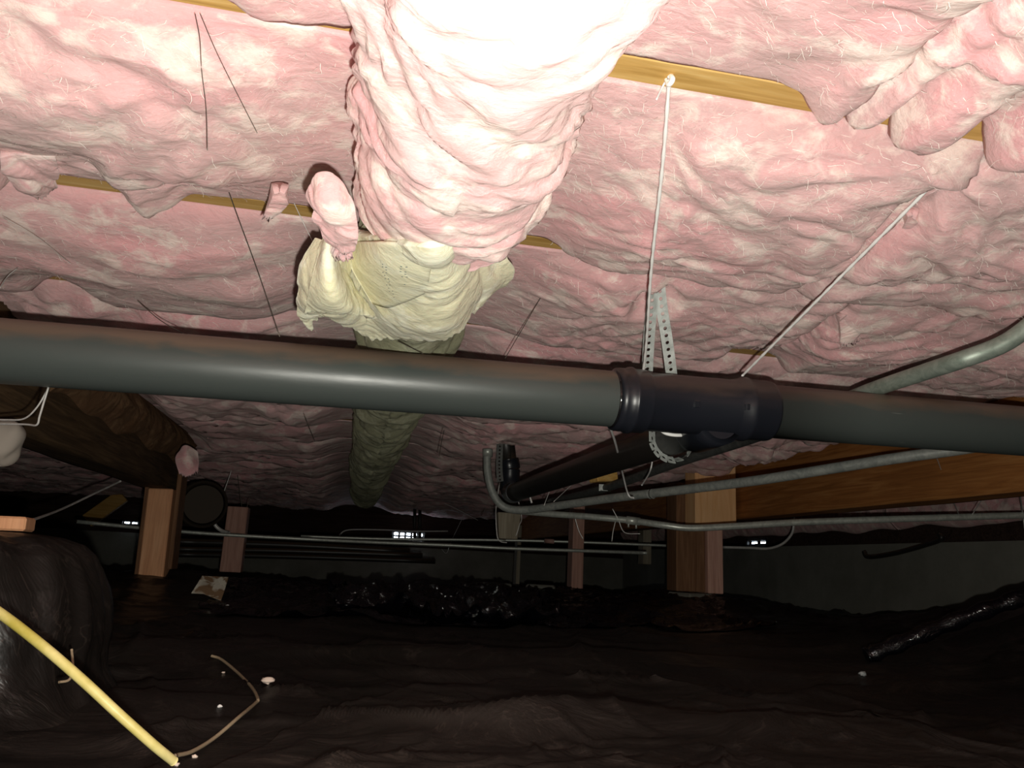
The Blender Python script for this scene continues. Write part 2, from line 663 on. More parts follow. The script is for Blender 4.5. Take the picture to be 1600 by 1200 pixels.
# neighbouring stretches overlap at their shared ends; keep each ridge single-height
folds = [(x0 + .03 * (x1 - x0), y0 + .03 * (y1 - y0), x1 - .03 * (x1 - x0), y1 - .03 * (y1 - y0), h, w_) for x0, y0, x1, y1, h, w_ in _f]


ys = np.concatenate([np.linspace(YF, .55, 40, endpoint=False), .55 * (YB / .55) ** np.linspace(0, 1, 420)])
xs = np.concatenate([np.linspace(XL, -1.0, 90, endpoint=False), np.linspace(-1.0, 1.6, 330, endpoint=False), np.linspace(1.6, XR, 60)])
gx, gy = np.meshgrid(xs, ys, indexing='ij')
gz = ground(gx, gy)
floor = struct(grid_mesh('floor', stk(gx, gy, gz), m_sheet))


# glossy clean patch of sheeting between the humps, where the daylight glints
def sheet_patch(name, x0, x1, y0, y1, nx, ny, mat, lift, seed, rag=.04, amp=.01, edge=None):
    u = np.linspace(0, 1, nx)[:, None]
    v = np.linspace(0, 1, ny)[None, :]
    x = x0 + (x1 - x0) * u + 0 * v
    ya = y0 + 0 * u
    yb = edge(x) if edge else y1 + 0 * x
    yb = yb + rag * fbm(stk(x * 3, 0 * x + seed, 0 * x), 3, seed)
    y = ya + (yb - ya) * v
    x = x + rag * fbm(stk(0 * x + seed, y * 3, 0 * x), 3, seed + 3) * (2 * np.abs(u - .5)) ** 4
    p = stk(x, y, 0 * x)
    w = fbm(p * 3, 3, seed + 7)
    z = ground(x, y) + lift + amp * np.clip(1 - np.abs(perlin(p * np.array([3.5, 7, 1]) + w[..., None], seed + 9)) * 4, 0, 1) ** 2
    top = stk(x, y, z)
    return grid_mesh(name, top, mat)


c_ = gp(660, 955)
g2 = sheet_patch('crumpled_plastic', c_[0] - .28, c_[0] + .40, c_[1] - .25, c_[1] + .40, 240, 240, m_sheet_gloss, .022, 13, .12, .03)
co = np.empty(len(g2.data.vertices) * 3)
g2.data.vertices.foreach_get('co', co)
co = co.reshape(-1, 3)
q2_ = co * np.array([1, 1, 0])
ww = fbm(q2_ * 9, 2, 61)
co[:, 2] += .024 * (1 - 2.2 * np.abs(perlin(q2_ * np.array([9, 16, 1]) + ww[:, None] * .8, 62))) + .008 * (1 - 2 * np.abs(perlin(q2_ * np.array([26, 44, 1]) + ww[:, None], 63)))
g2.data.vertices.foreach_set('co', co.ravel())
tag(g2, 'heap of sharply crumpled shiny plastic with blue-white glints left of centre', 'plastic sheet')

g = sheet_patch('plastic_sheet', -.4, 1.35, 2.35, 3.9, 220, 170, m_sheet_gloss, .006, 3, .10, .016)
tag(g, 'glossy crumpled black plastic sheet glinting with daylight in the middle distance', 'plastic sheet')

# nearest sheet with its free far edge
epx = [(300, 1215), (370, 1196), (440, 1160), (500, 1126), (560, 1105), (640, 1083), (800, 1068), (900, 1060), (960, 1056), (1020, 1064),
       (1100, 1082), (1160, 1100), (1250, 1112), (1330, 1122), (1450, 1150), (1600, 1185), (1700, 1205)]
E_ = np.array([gp(a, min(b, 1240)) for a, b in epx])
o_ = np.argsort(E_[:, 0])
Ex, Ey = E_[o_, 0], E_[o_, 1]
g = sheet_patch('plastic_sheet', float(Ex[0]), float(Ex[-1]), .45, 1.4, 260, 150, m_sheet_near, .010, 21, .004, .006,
                edge=lambda x: np.interp(x, Ex, Ey))
tag(g, 'dusty black plastic sheet nearest the camera, its free edge crossing the lower frame', 'plastic sheet')

# ------------------------------------------------------------------ ceiling insulation
def woolly(p, n, amp=1.0, seed=0, fine=True):
    """displace points p along n with soft billows, sharp creases and fluff"""
    q = p * np.array([.75, 1.0, 1.1])
    w = stk(perlin(q * 5, seed + 1), perlin(q * 5 + 9, seed + 2), perlin(q * 5 + 23, seed + 3))
    q = q + .09 * w
    d = .034 * (np.sqrt(perlin(q * np.array([3.6, 6, 6]), seed + 4) ** 2 + .004) - .17)
    d = d + .016 * (np.sqrt(perlin(q * np.array([9, 15, 15]) + 2 * w, seed + 5) ** 2 + .003) - .16)
    if fine:
        q2 = q + .03 * stk(perlin(q * 22, seed + 6), perlin(q * 22 + 5, seed + 7), perlin(q * 22 + 11, seed + 8))
        m_ = sm(-.15, .35, perlin(q * 4.5, seed + 12))
        d = d + (.0015 + .006 * m_) * (np.sqrt(perlin(q2 * np.array([20, 36, 36]), seed + 9) ** 2 + .002) - .15)
        d = d + .0018 * perlin(q2 * np.array([40, 95, 95]), seed + 10)
    return d * amp


# places where a joist's underside stays bare: joist index -> (x0, x1)
bare = {3: [(-.30, -.16), (.14, .36), (.455, .475), (.53, .575), (-1.2, -.9)],
        4: [(-.44, -.33), (-.24, -.09), (.125, .23), (.99, 1.05)],
        5: [(.70, .80), (-.55, -.48)]}


clear = []      # things that press the wool up: (points, half width, gap)


def press(x, y, z):
    for path, hw, gap in clear:
        path = np.array(path)
        for a, b in zip(path[:-1], path[1:]):
            if max(a[0], b[0]) + 3 * hw < x.min() or min(a[0], b[0]) - 3 * hw > x.max() or max(a[1], b[1]) + 3 * hw < y.min() or min(a[1], b[1]) - 3 * hw > y.max():
                continue
            d = (b - a)[:2]
            t = np.clip(((x - a[0]) * d[0] + (y - a[1]) * d[1]) / (d @ d), 0, 1)
            dist = np.hypot(x - a[0] - t * d[0], y - a[1] - t * d[1])
            lim = a[2] + t * (b[2] - a[2]) + gap
            w = 1 - sm(hw, hw * 3, dist)
            z = np.where(z < lim, z + (np.minimum(lim, H - .0015) - z) * w, z)
    return z


cA = [P(1046, 120, .597), P(1005, 578, 1.135)]
cB = [P(1455, 290, .69), P(1160, 587, 1.165)]
cC1 = [P(1680, 440, .90), P(1600, 516, .93), P(1500, 563, .98), P(1350, 614, 1.20), P(1180, 683, 1.62)]
cS = [P(1020, 425, 1.10), P(1015, 590, 1.21)]
cS2 = [P(1030, 425, 1.10), P(1050, 590, 1.19)]
clear += [(cA, .012, .005), (cB, .012, .005), (cC1, .022, .02), (cS, .015, .004), (cS2, .015, .004)]
clear += [([np.array([.065, -1.3, 2]), np.array([.065, 7.3, 2])], .098, 0), ([np.array([1.545, 1.29, 2]), np.array([1.545, 7.3, 2])], .05, 0),
          ([np.array([-.715, 1.95, 2]), np.array([-.715, 3.22, 2])], .055, 0)]


def fibres(surf, count, parent, seed, mat=None):
    rng = np.random.default_rng(abs(seed) + 1)
    nu, nv, _ = surf.shape
    i = rng.integers(3, nu - 3, count)
    j = rng.integers(3, nv - 3, count)
    a = surf[i, j]
    tu = surf[i + 2, j] - a
    tv = surf[i, j + 2] - a
    n = np.cross(tu, tv)
    n /= np.linalg.norm(n, axis=1, keepdims=True) + 1e-9
    n = np.where((n[:, 2] > 0)[:, None], -n, n)
    tu /= np.linalg.norm(tu, axis=1, keepdims=True) + 1e-9
    tv = np.cross(n, tu)
    th = rng.normal(0, .7, count)
    L = rng.uniform(.006, .028, count)
    w = rng.uniform(.00010, .00028, count)
    V, K = [], 5
    p = a + n * .0005
    for k in range(K):
        d = tu * np.cos(th)[:, None] + tv * np.sin(th)[:, None]
        side = np.cross(d, n) * w[:, None]
        V.append(np.stack([p - side, p + side], 1))
        lift = rng.uniform(-.25, .55, count)
        p = p + (d + n * lift[:, None]) * (L / K)[:, None]
        th = th + rng.normal(0, .35, count)
    V = np.stack(V, 1)                        # count,K,2,3
    base = (np.arange(count) * K * 2)[:, None]
    kk = np.arange(K - 1)[None, :] * 2
    q = np.stack([base + kk, base + kk + 1, base + kk + 3, base + kk + 2], -1).reshape(-1, 4)
    me = bpy.data.meshes.new('loose_fibres')
    me.from_pydata(V.reshape(-1, 3), [], q)
    me.materials.append(mat or m_fibre)
    o = bpy.data.objects.new('loose_fibres', me)
    C.objects.link(o)
    o.parent = parent
    o['kind'] = 'stuff'


def batt(k, x0, x1, label, group, res=.006, nt=64, amp=1.0, seed=0, sag=.042, fib=0):
    yn = JY[k - 1] + .001
    yf = JY[k] - .038 - .001
    W = yf - yn
    nx = max(8, int((x1 - x0) / res))
    u = np.linspace(0, 1, nx)[:, None]
    s = np.linspace(0, 1, nt)[None, :]
    x = x0 + (x1 - x0) * u + 0 * s
    ed = np.clip(np.minimum(x - x0, x1 - x) / .045, 0, 1)
    e = np.sqrt(np.clip(1 - (1 - ed) ** 2, 0, 1))
    e = .12 + .88 * e
    D = sag * (1 + .7 * perlin(stk(x * 3.2, 0 * x + k * 3.1, 0 * x + seed), 41))
    B = np.clip(np.sin(math.pi * s ** 1.15), 0, 1) ** .55
    bz = np.zeros_like(x)
    for a, b in bare.get(k, []):
        xn = x + .012 * perlin(stk(x * 30, 0 * x + k, 0 * x), 55)
        rw = min(.055, .35 * (b - a) + .008)
        bz = np.maximum(bz, sm(a - rw, a + .01, xn) * (1 - sm(b - .01, b + rw, xn)))
    lipn = np.clip(.012 + .030 * (perlin(stk(x * 8, 0 * x + k, 0 * x + seed), 51) + .4), 0, .036)
    if k == 3:
        lipn = .022 + .010 * perlin(stk(x * 5, 0 * x + k, 0 * x + seed), 51)
    lipn = lipn + .004 * perlin(stk(x * 45, 0 * x + k, 0 * x), 53) + .002 * perlin(stk(x * 140, 0 * x + k, 0 * x), 54)
    lip = lipn * (1 - bz)
    farz = .020 * (1 - bz) * sm(.75, .95, s)          # the batt hangs under the next joist's near edge
    y = yn + W * s + lip * sm(.80, 1, s)
    z = H - D * e * B * (1 - .55 * bz * sm(.45, .9, s)) - farz * e
    prof = np.stack([y, z], -1)
    dy = np.gradient(y, axis=1)
    dz = np.gradient(z, axis=1)
    L = np.sqrt(dy * dy + dz * dz) + 1e-9
    ny, nz = dz / L, -dy / L
    p = stk(x, y, z)
    d = woolly(p, None, amp, 0)
    near = sm(0, .10, s) * (.25 + .75 * sm(0, .3, e))
    fr = (1 - .75 * bz * sm(.7, 1, s)) * (1 - .5 * sm(.7, 1, s))
    d = d * near * fr
    y = y + ny * d
    z = np.minimum(z + nz * d, H - .0015)
    z = press(x, y, z)
    x = x + near * .5 * d * np.sign(x - (x0 + x1) / 2) * (1 - ed)
    # close the back of the batt up between the joists
    yt = [yf - .001 + 0 * u, yf - .001 + 0 * u, (yn + yf) / 2 + 0 * u, yn + .001 + 0 * u]
    zt = [H + .002, H + .12, H + .15, H + .12]
    xx = x0 + (x1 - x0) * u
    back = np.concatenate([stk(xx, a, b + 0 * u) for a, b in zip(yt, zt)], 1)
    pts = np.concatenate([stk(x, y, z), back], 1)
    o = grid_mesh('insulation_batt', pts, m_pink, wrap=True, caps=True)
    if fib:
        fibres(stk(x, y, z), fib, o, k * 13 + int(x0 * 7))
    tag(o, label, 'insulation', group)
    return o


ORD = ['', '', '', 'first', 'second', 'third', 'fourth', 'fifth', 'sixth', 'seventh', 'eighth', 'ninth', 'tenth', 'eleventh', 'twelfth', 'last']
# joints between batts in each bay (kept where the photo shows a seam or the duct)
joints = {0: [XL, -.9, .4, XR], 1: [XL, -.6, .8, XR], 2: [XL, -1.2, .05, 1.3, XR],
          3: [XL, -1.1, .05, .43, 1.5, XR],
          4: [XL, -1.3, .05, .62, 1.7, XR],
          5: [XL, -1.45, .06, .76, 1.9, XR],
          6: [XL, -1.6, .06, 1.15, XR]}
where = {
    3: {-1.1: 'brightest pink batt, in the top left of the frame left of the wrapped duct',
        .05: 'overexposed pink batt at the top, directly right of the wrapped duct',
        .43: 'overexposed pink batt in the top right corner with a bare joist along it'},
    4: {-1.3: 'pink batt left of the pink duct wrap, between the two bare joist strips',
        .05: 'broad pink batt with the upper end of the vertical white cord before it',
        .62: 'pink batt with folded flaps where the slanting white cord ends'},
    5: {-1.45: 'dusky pink batt above the left half of the grey pipe',
        .06: 'pink batt behind the perforated straps, above the drain tee',
        .76: 'wrinkled pink batt above the weathered green conduit bend'},
}
for k in range(1, len(JY)):
    j = joints.get(k)
    if not j:
        j = [XL, -1.9 + .35 * ((k * 7) % 5) / 2, .1, 1.35 + .12 * ((k * 5) % 4), XR]
        if k > 9:
            j = [XL, .1, XR]
    for a, b in zip(j[:-1], j[1:]):
        if k <= 5:
            vis = (-1.4 < a < 1.2)
            res, nt = (.0055, 84) if vis and k >= 3 else (.02, 30)
        elif k <= 8:
            res, nt = .011, 44
        else:
            res, nt = .02, 26
        if k in where and a in where[k]:
            lab, grp = where[k][a], None
        elif k < 3:
            lab, grp = 'pink batt overhead behind the camera, out of the picture', 'pink batts behind the camera'
        elif k > 8:
            sd = 'left' if a < 0 else 'right'
            lab, grp = f'dark pink batt in the shadowy far rows, {sd} of the duct', f'pink batts in the far rows {sd} of the duct'
        else:
            side = 'far left end' if b < -1 else ('left of the duct' if a < 0 else ('right of the duct' if a < 1 else 'far right end'))
            lab, grp = f'pink glass wool batt, {ORD[k]} row back, {side}', None
        batt(k, a + .002, b - .002, lab, grp, res, nt, 1.12 if k <= 5 else 1.6, 0, .042 if k <= 5 else .05, int(2600 * (b - a)) if (3 <= k <= 6 and -1.7 < a < 1.3) else 0)

# wool stuffed against the rim above the right wall
for n_, (ya, yb, lb) in enumerate(((1.2, 3.3, 'dim pink wool strip stuffed above the right wall, nearer length'), (3.31, 7.1, 'dim pink wool strip stuffed above the right wall, farther length'))):
    yy = np.linspace(ya, yb, int((yb - ya) / .011))[:, None]
    ss = np.linspace(0, 1, 34)[None, :]
    rx_ = XR - .006 - .05 * np.sin(math.pi * ss) ** .6 + 0 * yy
    rz_ = H - .003 - .19 * ss * (1 + .15 * perlin(stk(yy * 4 + 0 * ss, 0 * yy * ss, 0 * yy * ss), 5))
    pp_ = stk(rx_, yy + 0 * ss, rz_)
    pp_[..., 0] -= np.clip(woolly(pp_, None, 1.1, 0), -.02, .03) * np.sin(math.pi * ss) ** .5
    bk = np.concatenate([stk(XR - .003 + 0 * yy, yy, rz_[:, -1:]), stk(XR - .003 + 0 * yy, yy, rz_[:, :1])], 1)
    tag(grid_mesh('insulation_batt', np.concatenate([pp_, bk], 1), m_pink, wrap=True, caps=True), lb, 'insulation')

# ------------------------------------------------------------------ the wrapped duct
DX, DZ, DR = .065, CAMZ + .403, .095


def duct_pts(y0, y1, ny, na, rfun, seed, amp, ridge=0.0):
    yy = np.linspace(y0, y1, ny)[:, None]
    a = np.linspace(0, 2 * math.pi, na, endpoint=False)[None, :]
    n = stk(np.sin(a) + 0 * yy, 0 * a + 0 * yy, -np.cos(a) + 0 * yy)
    r = rfun(yy) + 0 * a
    p = stk(DX + r * np.sin(a), yy + 0 * a, DZ - r * np.cos(a))
    d = woolly(p * 1.25, n, amp, seed)
    if ridge:
        w = .25 * perlin(stk(p[..., 0] * 6, p[..., 1] * 3, p[..., 2] * 6), seed + 3)
        d = d + ridge * (np.abs(perlin(stk(0 * a + .3, yy * 22 + 0 * a + 2.5 * w * 4, a * .6 + 0 * yy), seed + 5)) - .15)
    p = p + n * d[..., None]
    p[..., 2] = np.minimum(p[..., 2], H - .004)
    return p


duct = empty('insulated_duct', (DX, .8, DZ))
tag(duct, 'duct wrapped in pink wool then dusty olive wool, running away under the joists', 'duct')
kn = np.array([-.6, .2, .42, .50, .60, .72, .86, .90])
rv = np.array([.100, .102, .106, .096, .094, .091, .090, .086])
pk = duct_pts(-.6, .812, 330, 200, lambda y: np.interp(y, kn, rv), 60, .85, .010)
grid_mesh('pink_wrap', pk, m_pink, duct, wrap=True, caps=True, flip=True)
ol = duct_pts(.93, 5.2, 620, 90, lambda y: .078 + .004 * np.sin(y * 21) + 0 * y, 70, .5, .030)
o = grid_mesh('olive_wrap', ol, m_olive, duct, wrap=True, caps=True, flip=True)
o['label'] = 'dusty olive glass wool wrap'


def cubic_rows(rows, nu, nv):
    """rows of control points -> smooth dense grid"""
    R = [catmull(r, 12) for r in rows]
    R = [np.array([[np.interp(t, np.linspace(0, 1, len(q)), q[:, c]) for c in range(3)] for t in np.linspace(0, 1, nu)]) for q in R]
    R = np.array(R)                       # rows, nu, 3
    cols = [catmull(list(R[:, i]), 12) for i in range(nu)]
    out = np.array([[[np.interp(t, np.linspace(0, 1, len(q)), q[:, c]) for c in range(3)] for t in np.linspace(0, 1, nv)] for q in cols])
    return out                            # nu, nv, 3


def normals(p):
    a = np.gradient(p, axis=0)
    b = np.gradient(p, axis=1)
    n = np.cross(a, b)
    return n / (np.linalg.norm(n, axis=-1, keepdims=True) + 1e-9)


def fluffy_sheet(name, rows, nu, nv, th, mat, parent, seed, amp, rag=.012):
    p = cubic_rows(rows, nu, nv)
    n = normals(p)
    if (n[..., 2].mean()) > 0:
        n = -n
    d = woolly(p * 1.3, n, amp, seed)
    front = p + n * (d + th / 2)[..., None]
    back = p - n * (th / 2)
    # ragged outer rim
    v = np.linspace(0, 1, nv)[None, :]
    u = np.linspace(0, 1, nu)[:, None]
    dirv = np.gradient(p, axis=1)
    dirv /= np.linalg.norm(dirv, axis=-1, keepdims=True) + 1e-9
    rg = rag * (fbm(stk(u * 26 + 0 * v, 0 * u + 0 * v + seed, 0 * u * v), 4, seed) + .2) * sm(.8, 1, v)
    rg = rg + rag * .5 * np.clip(perlin(stk(u * 110 + 0 * v, 0 * u + 0 * v, 0 * u * v + .5), seed + 2), 0, 1) * sm(.93, 1, v)
    front += dirv * rg[..., None]
    back += dirv * rg[..., None] * .8
    pts = np.concatenate([front, back[:, ::-1]], 1)
    o = grid_mesh(name, pts, mat, parent, wrap=True, caps=True)
    return o


def DU(px, py, r=.1):
    """where the sight line first meets the duct's surface of radius r"""
    q = ray(px, py)
    dz = DZ - CAMZ
    A = q[0] ** 2 + q[2] ** 2
    B_ = -2 * (q[0] * DX + q[2] * dz)
    Cc = DX ** 2 + dz ** 2 - r * r
    k = (-B_ - math.sqrt(max(0, B_ * B_ - 4 * A * Cc))) / (2 * A)
    return np.array([q[0] * k, q[1] * k, q[2] * k + CAMZ])


# the flared open end of the yellow blanket
rows = [
    [P(502, 374, .83), P(518, 378, .815), DU(560, 365, .096), DU(620, 370, .096), DU(690, 370, .096), P(738, 358, .84), P(785, 388, .88)],
    [P(480, 415, .86), P(512, 420, .83), DU(560, 425, .100), DU(625, 430, .100), DU(695, 418, .104), P(750, 402, .87), P(796, 408, .92)],
    [P(474, 455, .90), P(508, 462, .86), DU(565, 466, .106), DU(630, 472, .105), DU(695, 462, .108), P(754, 438, .91), P(796, 428, .95)],
    [P(468, 484, .95), P(500, 480, .91), DU(572, 500, .112), DU(636, 506, .110), DU(696, 494, .114), P(744, 462, .95), P(790, 438, .97)],
    [P(480, 508, .99), P(510, 488, .97), DU(575, 516, .110), DU(640, 524, .108), DU(702, 516, .114), P(738, 476, .97), P(780, 444, .99)],
]
o = fluffy_sheet('yellow_blanket_end', rows, 260, 110, .012, m_yellow, duct, 81, .42, .016)
o['label'] = 'torn open end of the yellow wool blanket'
# smooth scrim fold with the faded print on it
rows = [[DU(535, 378, .106), DU(580, 378, .106), DU(620, 380, .106), DU(680, 380, .104)],
        [DU(548, 415, .1135), DU(584, 420, .1135), DU(620, 424, .1135), DU(672, 428, .1125)],
        [DU(582, 474, .1125), DU(606, 480, .113), DU(632, 472, .1135), DU(668, 456, .1125)]]
p = cubic_rows(rows, 40, 24)
n = normals(p)
if n[..., 1].mean() > 0:
    n = -n
sc = grid_mesh('scrim_fold', np.concatenate([p + n * .001, (p - n * .003)[:, ::-1]], 1), m_facing, duct, wrap=True, caps=True)
# rows of small printed dashes
pr_v, pr_f = [], []
for ci, r0, r1 in ((19, 9, 19), (21, 9, 22), (28, 9, 14), (30, 9, 14), (29, 16, 18)):
    for r in range(r0, r1):
        if (ci * 7 + r * 5) % 4 == 0:
            continue
        du = (p[ci + 1, r] - p[ci, r])
        du = du / np.linalg.norm(du) * .0012
        dv = (p[ci, r + 1] - p[ci, r])
        dv = dv / np.linalg.norm(dv) * .0008
        cpt = p[ci, r] + n[ci, r] * .0014 + du * ((r * 3) % 4 - 1.5) * .5
        b0 = len(pr_v)
        pr_v += [cpt - du - dv, cpt + du - dv, cpt + du + dv, cpt - du + dv]
        pr_f.append([b0, b0 + 1, b0 + 2, b0 + 3])
pm = mesh('faded_print', pr_v, pr_f, m_ink, sc, smooth=False)
pm['label'] = 'rows of small faded printed marks'
# the pale folded cone of the left corner of the blanket
rows = [[P(506, 372, .80), P(516, 372, .79), DU(528, 378, .112)],
        [P(492, 430, .82), P(520, 436, .80), DU(552, 446, .118)],
        [P(484, 462, .86), P(525, 470, .83), DU(572, 478, .119)],
        [P(478, 484, .90), P(530, 484, .87), DU(584, 496, .121)]]
o = fluffy_sheet('folded_corner', rows, 90, 80, .006, m_yellow, duct, 85, .25, .006)
o['label'] = 'smooth folded left corner of the yellow blanket'
fibres(cubic_rows([[P(480, 440, .84), DU(580, 450, .115), DU(700, 440, .11), P(790, 415, .9)], [P(470, 490, .93), DU(580, 512, .116), DU(700, 508, .118), P(775, 436, .97)]], 60, 20),
       1500, duct, 5, M('pale_yellow_fibre', .6, 0, .3, None, (.92, .90, .74)))

# pink tufts beside the duct
def tuft(name, rows, seed, label, amp=.5, th=.005, mat=None):
    o = fluffy_sheet(name, rows, 60, 70, th, mat or m_pink, None, seed, amp * 1.3, .012)
    return tag(o, label, 'insulation')


tuft('insulation_tuft', [[P(492, 285, .70), P(512, 278, .69), P(535, 290, .69)],
                         [P(490, 320, .72), P(520, 320, .69), P(552, 330, .70)],
                         [P(505, 360, .75), P(530, 362, .72), P(560, 366, .72)],
                         [P(530, 392, .79), P(538, 400, .77), P(548, 394, .77)]], 91,
     'tongue of pink wool hanging loose down the left side of the duct')
tuft('insulation_tuft', [[P(735, 312, .76), P(750, 305, .76), P(770, 312, .77)],
                         [P(738, 335, .79), P(758, 335, .78), P(780, 340, .79)],
                         [P(745, 355, .83), P(765, 360, .81), P(782, 372, .83)]], 93,
     'small crumpled pink wool tuft tucked against the right side of the duct')
tuft('insulation_tuft', [[P(425, 290, .86), P(438, 288, .86), P(450, 292, .86)],
                         [P(420, 312, .88), P(432, 312, .88), P(448, 310, .88)],
                         [P(414, 332, .90), P(420, 334, .90), P(428, 328, .90)]], 95,
     'thin pink wisp hanging over the bare joist left of the duct', .3, .008)
tuft('insulation_tuft', [[P(0, 240, .86), P(40, 240, .86), P(85, 235, .86)],
                         [P(10, 270, .90), P(45, 275, .90), P(88, 262, .90)],
                         [P(45, 300, .96), P(62, 305, .96), P(82, 290, .96)]], 97,
     'pale pink wool tuft sagging over the joist at the left edge of the frame', .6, .010)
tuft('insulation_tuft', [[P(1225, 300, .80), P(1236, 296, .80), P(1246, 302, .80)],
                         [P(1205, 350, .84), P(1218, 350, .83), P(1232, 354, .84)],
                         [P(1185, 395, .90), P(1196, 400, .89), P(1208, 398, .90)]], 99,
     'bright upright fold of pink wool between the two white cords', .3, .012)
tuft('insulation_tuft', [[P(1415, 332, .74), P(1424, 330, .74), P(1434, 334, .74)],
                         [P(1405, 365, .80), P(1422, 366, .79), P(1440, 368, .80)],
                         [P(1398, 395, .86), P(1420, 398, .85), P(1442, 396, .86)]], 101,
     'bright pointed pink tuft just below the upper end of the slanting cord', .3, .012)
tuft('insulation_tuft', [[P(1308, 492, 1.10), P(1326, 488, 1.10), P(1342, 494, 1.10)],
                         [P(1310, 508, 1.12), P(1326, 510, 1.12), P(1338, 508, 1.12)],
                         [P(1312, 526, 1.14), P(1322, 530, 1.14), P(1334, 524, 1.14)]], 103,
     'small greyish wool tuft hanging above the pipe right of the slanting cord', .4, .014)
tuft('insulation_tuft', [[P(284, 704, 2.6), P(290, 697, 2.6), P(308, 706, 2.62)],
                         [P(276, 716, 2.6), P(294, 720, 2.58), P(308, 724, 2.62)],
                         [P(280, 738, 2.6), P(294, 742, 2.6), P(310, 736, 2.6)]], 105,
     'rounded bright pink tuft right of the end of the left girder', .9, .012)

# ------------------------------------------------------------------ drain line
drain = empty('drain_line', P(1075, 628, 1.152))
tag(drain, 'grey-black drain pipe crossing the frame with a tee and a branch running back', 'pipe')
A0, A1 = P(-180, 534, 1.125), P(1780, 688, 1.172)
ax = (A1 - A0) / np.linalg.norm(A1 - A0)
A0 = A0 - ax * ((A0[0] - XL - .02) / ax[0])
A1 = A1 + ax * ((XR - .02 - A1[0]) / ax[0])
ax = (A1 - A0)
AL = np.linalg.norm(ax)
ax = ax / AL


def on_axis(px):
    """distance along the main pipe's axis seen at column px"""
    lo, hi = (-.7 - A0[0]) / ax[0], (1.4 - A0[0]) / ax[0]
    for _ in range(40):
        m = (lo + hi) / 2
        q = A0 + ax * m - np.array([0, 0, CAMZ])
        u = q[0] * RX + q[1] * RY + q[2] * RZ
        if 800 + F * u[0] / u[2] < px:
            lo = m
        else:
            hi = m
    return lo


dL, dH, dB, dR, dE = [on_axis(v) for v in (957, 1006, 1075, 1141, 1199)]
R0 = .0445
# section on the left
lathe('pipe_section', A0, A1, [(0, R0)] + [(dL * t / 20 + .0, R0) for t in range(1, 21)] + [(dL + .02, R0)], m_abs, drain, 72)
pr = [(dE - .02 + (AL - dE + .02) * t / 10, R0) for t in range(0, 11)]
lathe('pipe_section', A0, A1, pr, m_abs, drain, 72)
hubw = dH - dL
tee_prof = [(dL - .001, R0 - .001), (dL, R0 + .0012), (dL + hubw * .04, R0 + .0052), (dL + hubw * .18, R0 + .0060), (dL + hubw * .40, R0 + .0060),
            (dL + hubw * .44, R0 + .0088), (dL + hubw * .52, R0 + .0090), (dL + hubw * .58, R0 + .0068), (dL + hubw * .92, R0 + .0066),
            (dL + hubw * 1.0, R0 + .0052), (dL + hubw * 1.06, R0 + .0028), (dB, R0 + .0026), (dR - .003, R0 + .0028), (dR, R0 + .0036),
            (dR + (dE - dR) * .18, R0 + .0060), (dR + (dE - dR) * .26, R0 + .0086), (dR + (dE - dR) * .34, R0 + .0086), (dR + (dE - dR) * .42, R0 + .0060),
            (dR + (dE - dR) * .92, R0 + .0058), (dE - .001, R0 + .0048), (dE, R0 + .001), (dE + .001, R0 - .001)]
tee = lathe('tee_fitting', A0, A1, tee_prof, m_tee, drain, 72)
tee['label'] = 'moulded black tee fitting with raised rims'
lathe('solvent_bead', A0, A1, [(dL - .004, R0 - .0004), (dL - .002, R0 + .0012), (dL + .0005, R0 + .0016), (dL + .001, R0)], m_solvent, drain, 64)
# small moulded marks on the tee's face
for px_, py_, w_, h_ in ((1068, 630, .009, .011), (1146, 634, .005, .010), (1141, 634, .002, .010)):
    c = P(px_, py_, 1.152)
    # put it on the surface facing the camera
    q = A0 + ax * np.dot(c - A0, ax)
    dirn = (np.array([0, 0, CAMZ]) - q)
    dirn = dirn - ax * (dirn @ ax)
    off = (c - q) - ax * ((c - q) @ ax)
    dirn = dirn / np.linalg.norm(dirn) * math.sqrt(max(1e-6, 1)) + off / .0475
    dirn /= np.linalg.norm(dirn)
    Rm = np.stack([ax, np.cross(dirn, ax), dirn], 1)
    box('moulded_mark', q + dirn * (R0 + .0040), (w_, h_, .0030), m_tee, tee, Rm, .0006)
# branch: sleeve, 2 inch pipe, elbow and riser
b0 = P(1082, 668, 1.165)
b1 = P(1012, 698, 1.42)
b2 = P(800, 771, 2.60)
bd = (b1 - b0) / np.linalg.norm(b1 - b0)
Lb = np.linalg.norm(b1 - b0)
d2 = (b2 - b1) / np.linalg.norm(b2 - b1)
b1s = b2 - d2 * 1.42
sl = lathe('branch_sleeve', b1s - d2 * .015 + np.array([.006, 0, .004]), b1s + d2 * .2, [(-.03, .030), (-.028, .039), (0.0, .040), (.055, .040), (.060, .036), (.085, .033), (.10, .0305)], m_tee, drain, 40)
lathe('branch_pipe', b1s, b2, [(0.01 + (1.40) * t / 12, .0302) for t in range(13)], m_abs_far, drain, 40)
zt = H + .03
el = catmull([b2 - d2 * .05, b2 - d2 * .012, b2 + d2 * .022 + np.array([0, 0, .010]), b2 + d2 * .034 + np.array([-.002, 0, .045]), b2 + d2 * .034 + np.array([-.003, 0, .085])], 8)
tube('elbow', el, .034, m_tee, drain, 24)
rise0 = el[-1]
rise1 = P(786, 676, float(rise0[1]) + .0)
rise1[2] = max(rise1[2], zt)
lathe('riser_pipe', rise0 - np.array([0, 0, .02]), rise1, [(0, .0302), (np.linalg.norm(rise1 - rise0) + .02, .0302)], m_abs_far, drain, 28)
lathe('riser_collar', rise0, rise1, [(0, .034), (.004, .036), (.03, .036), (.034, .034)], m_tee, drain, 28)


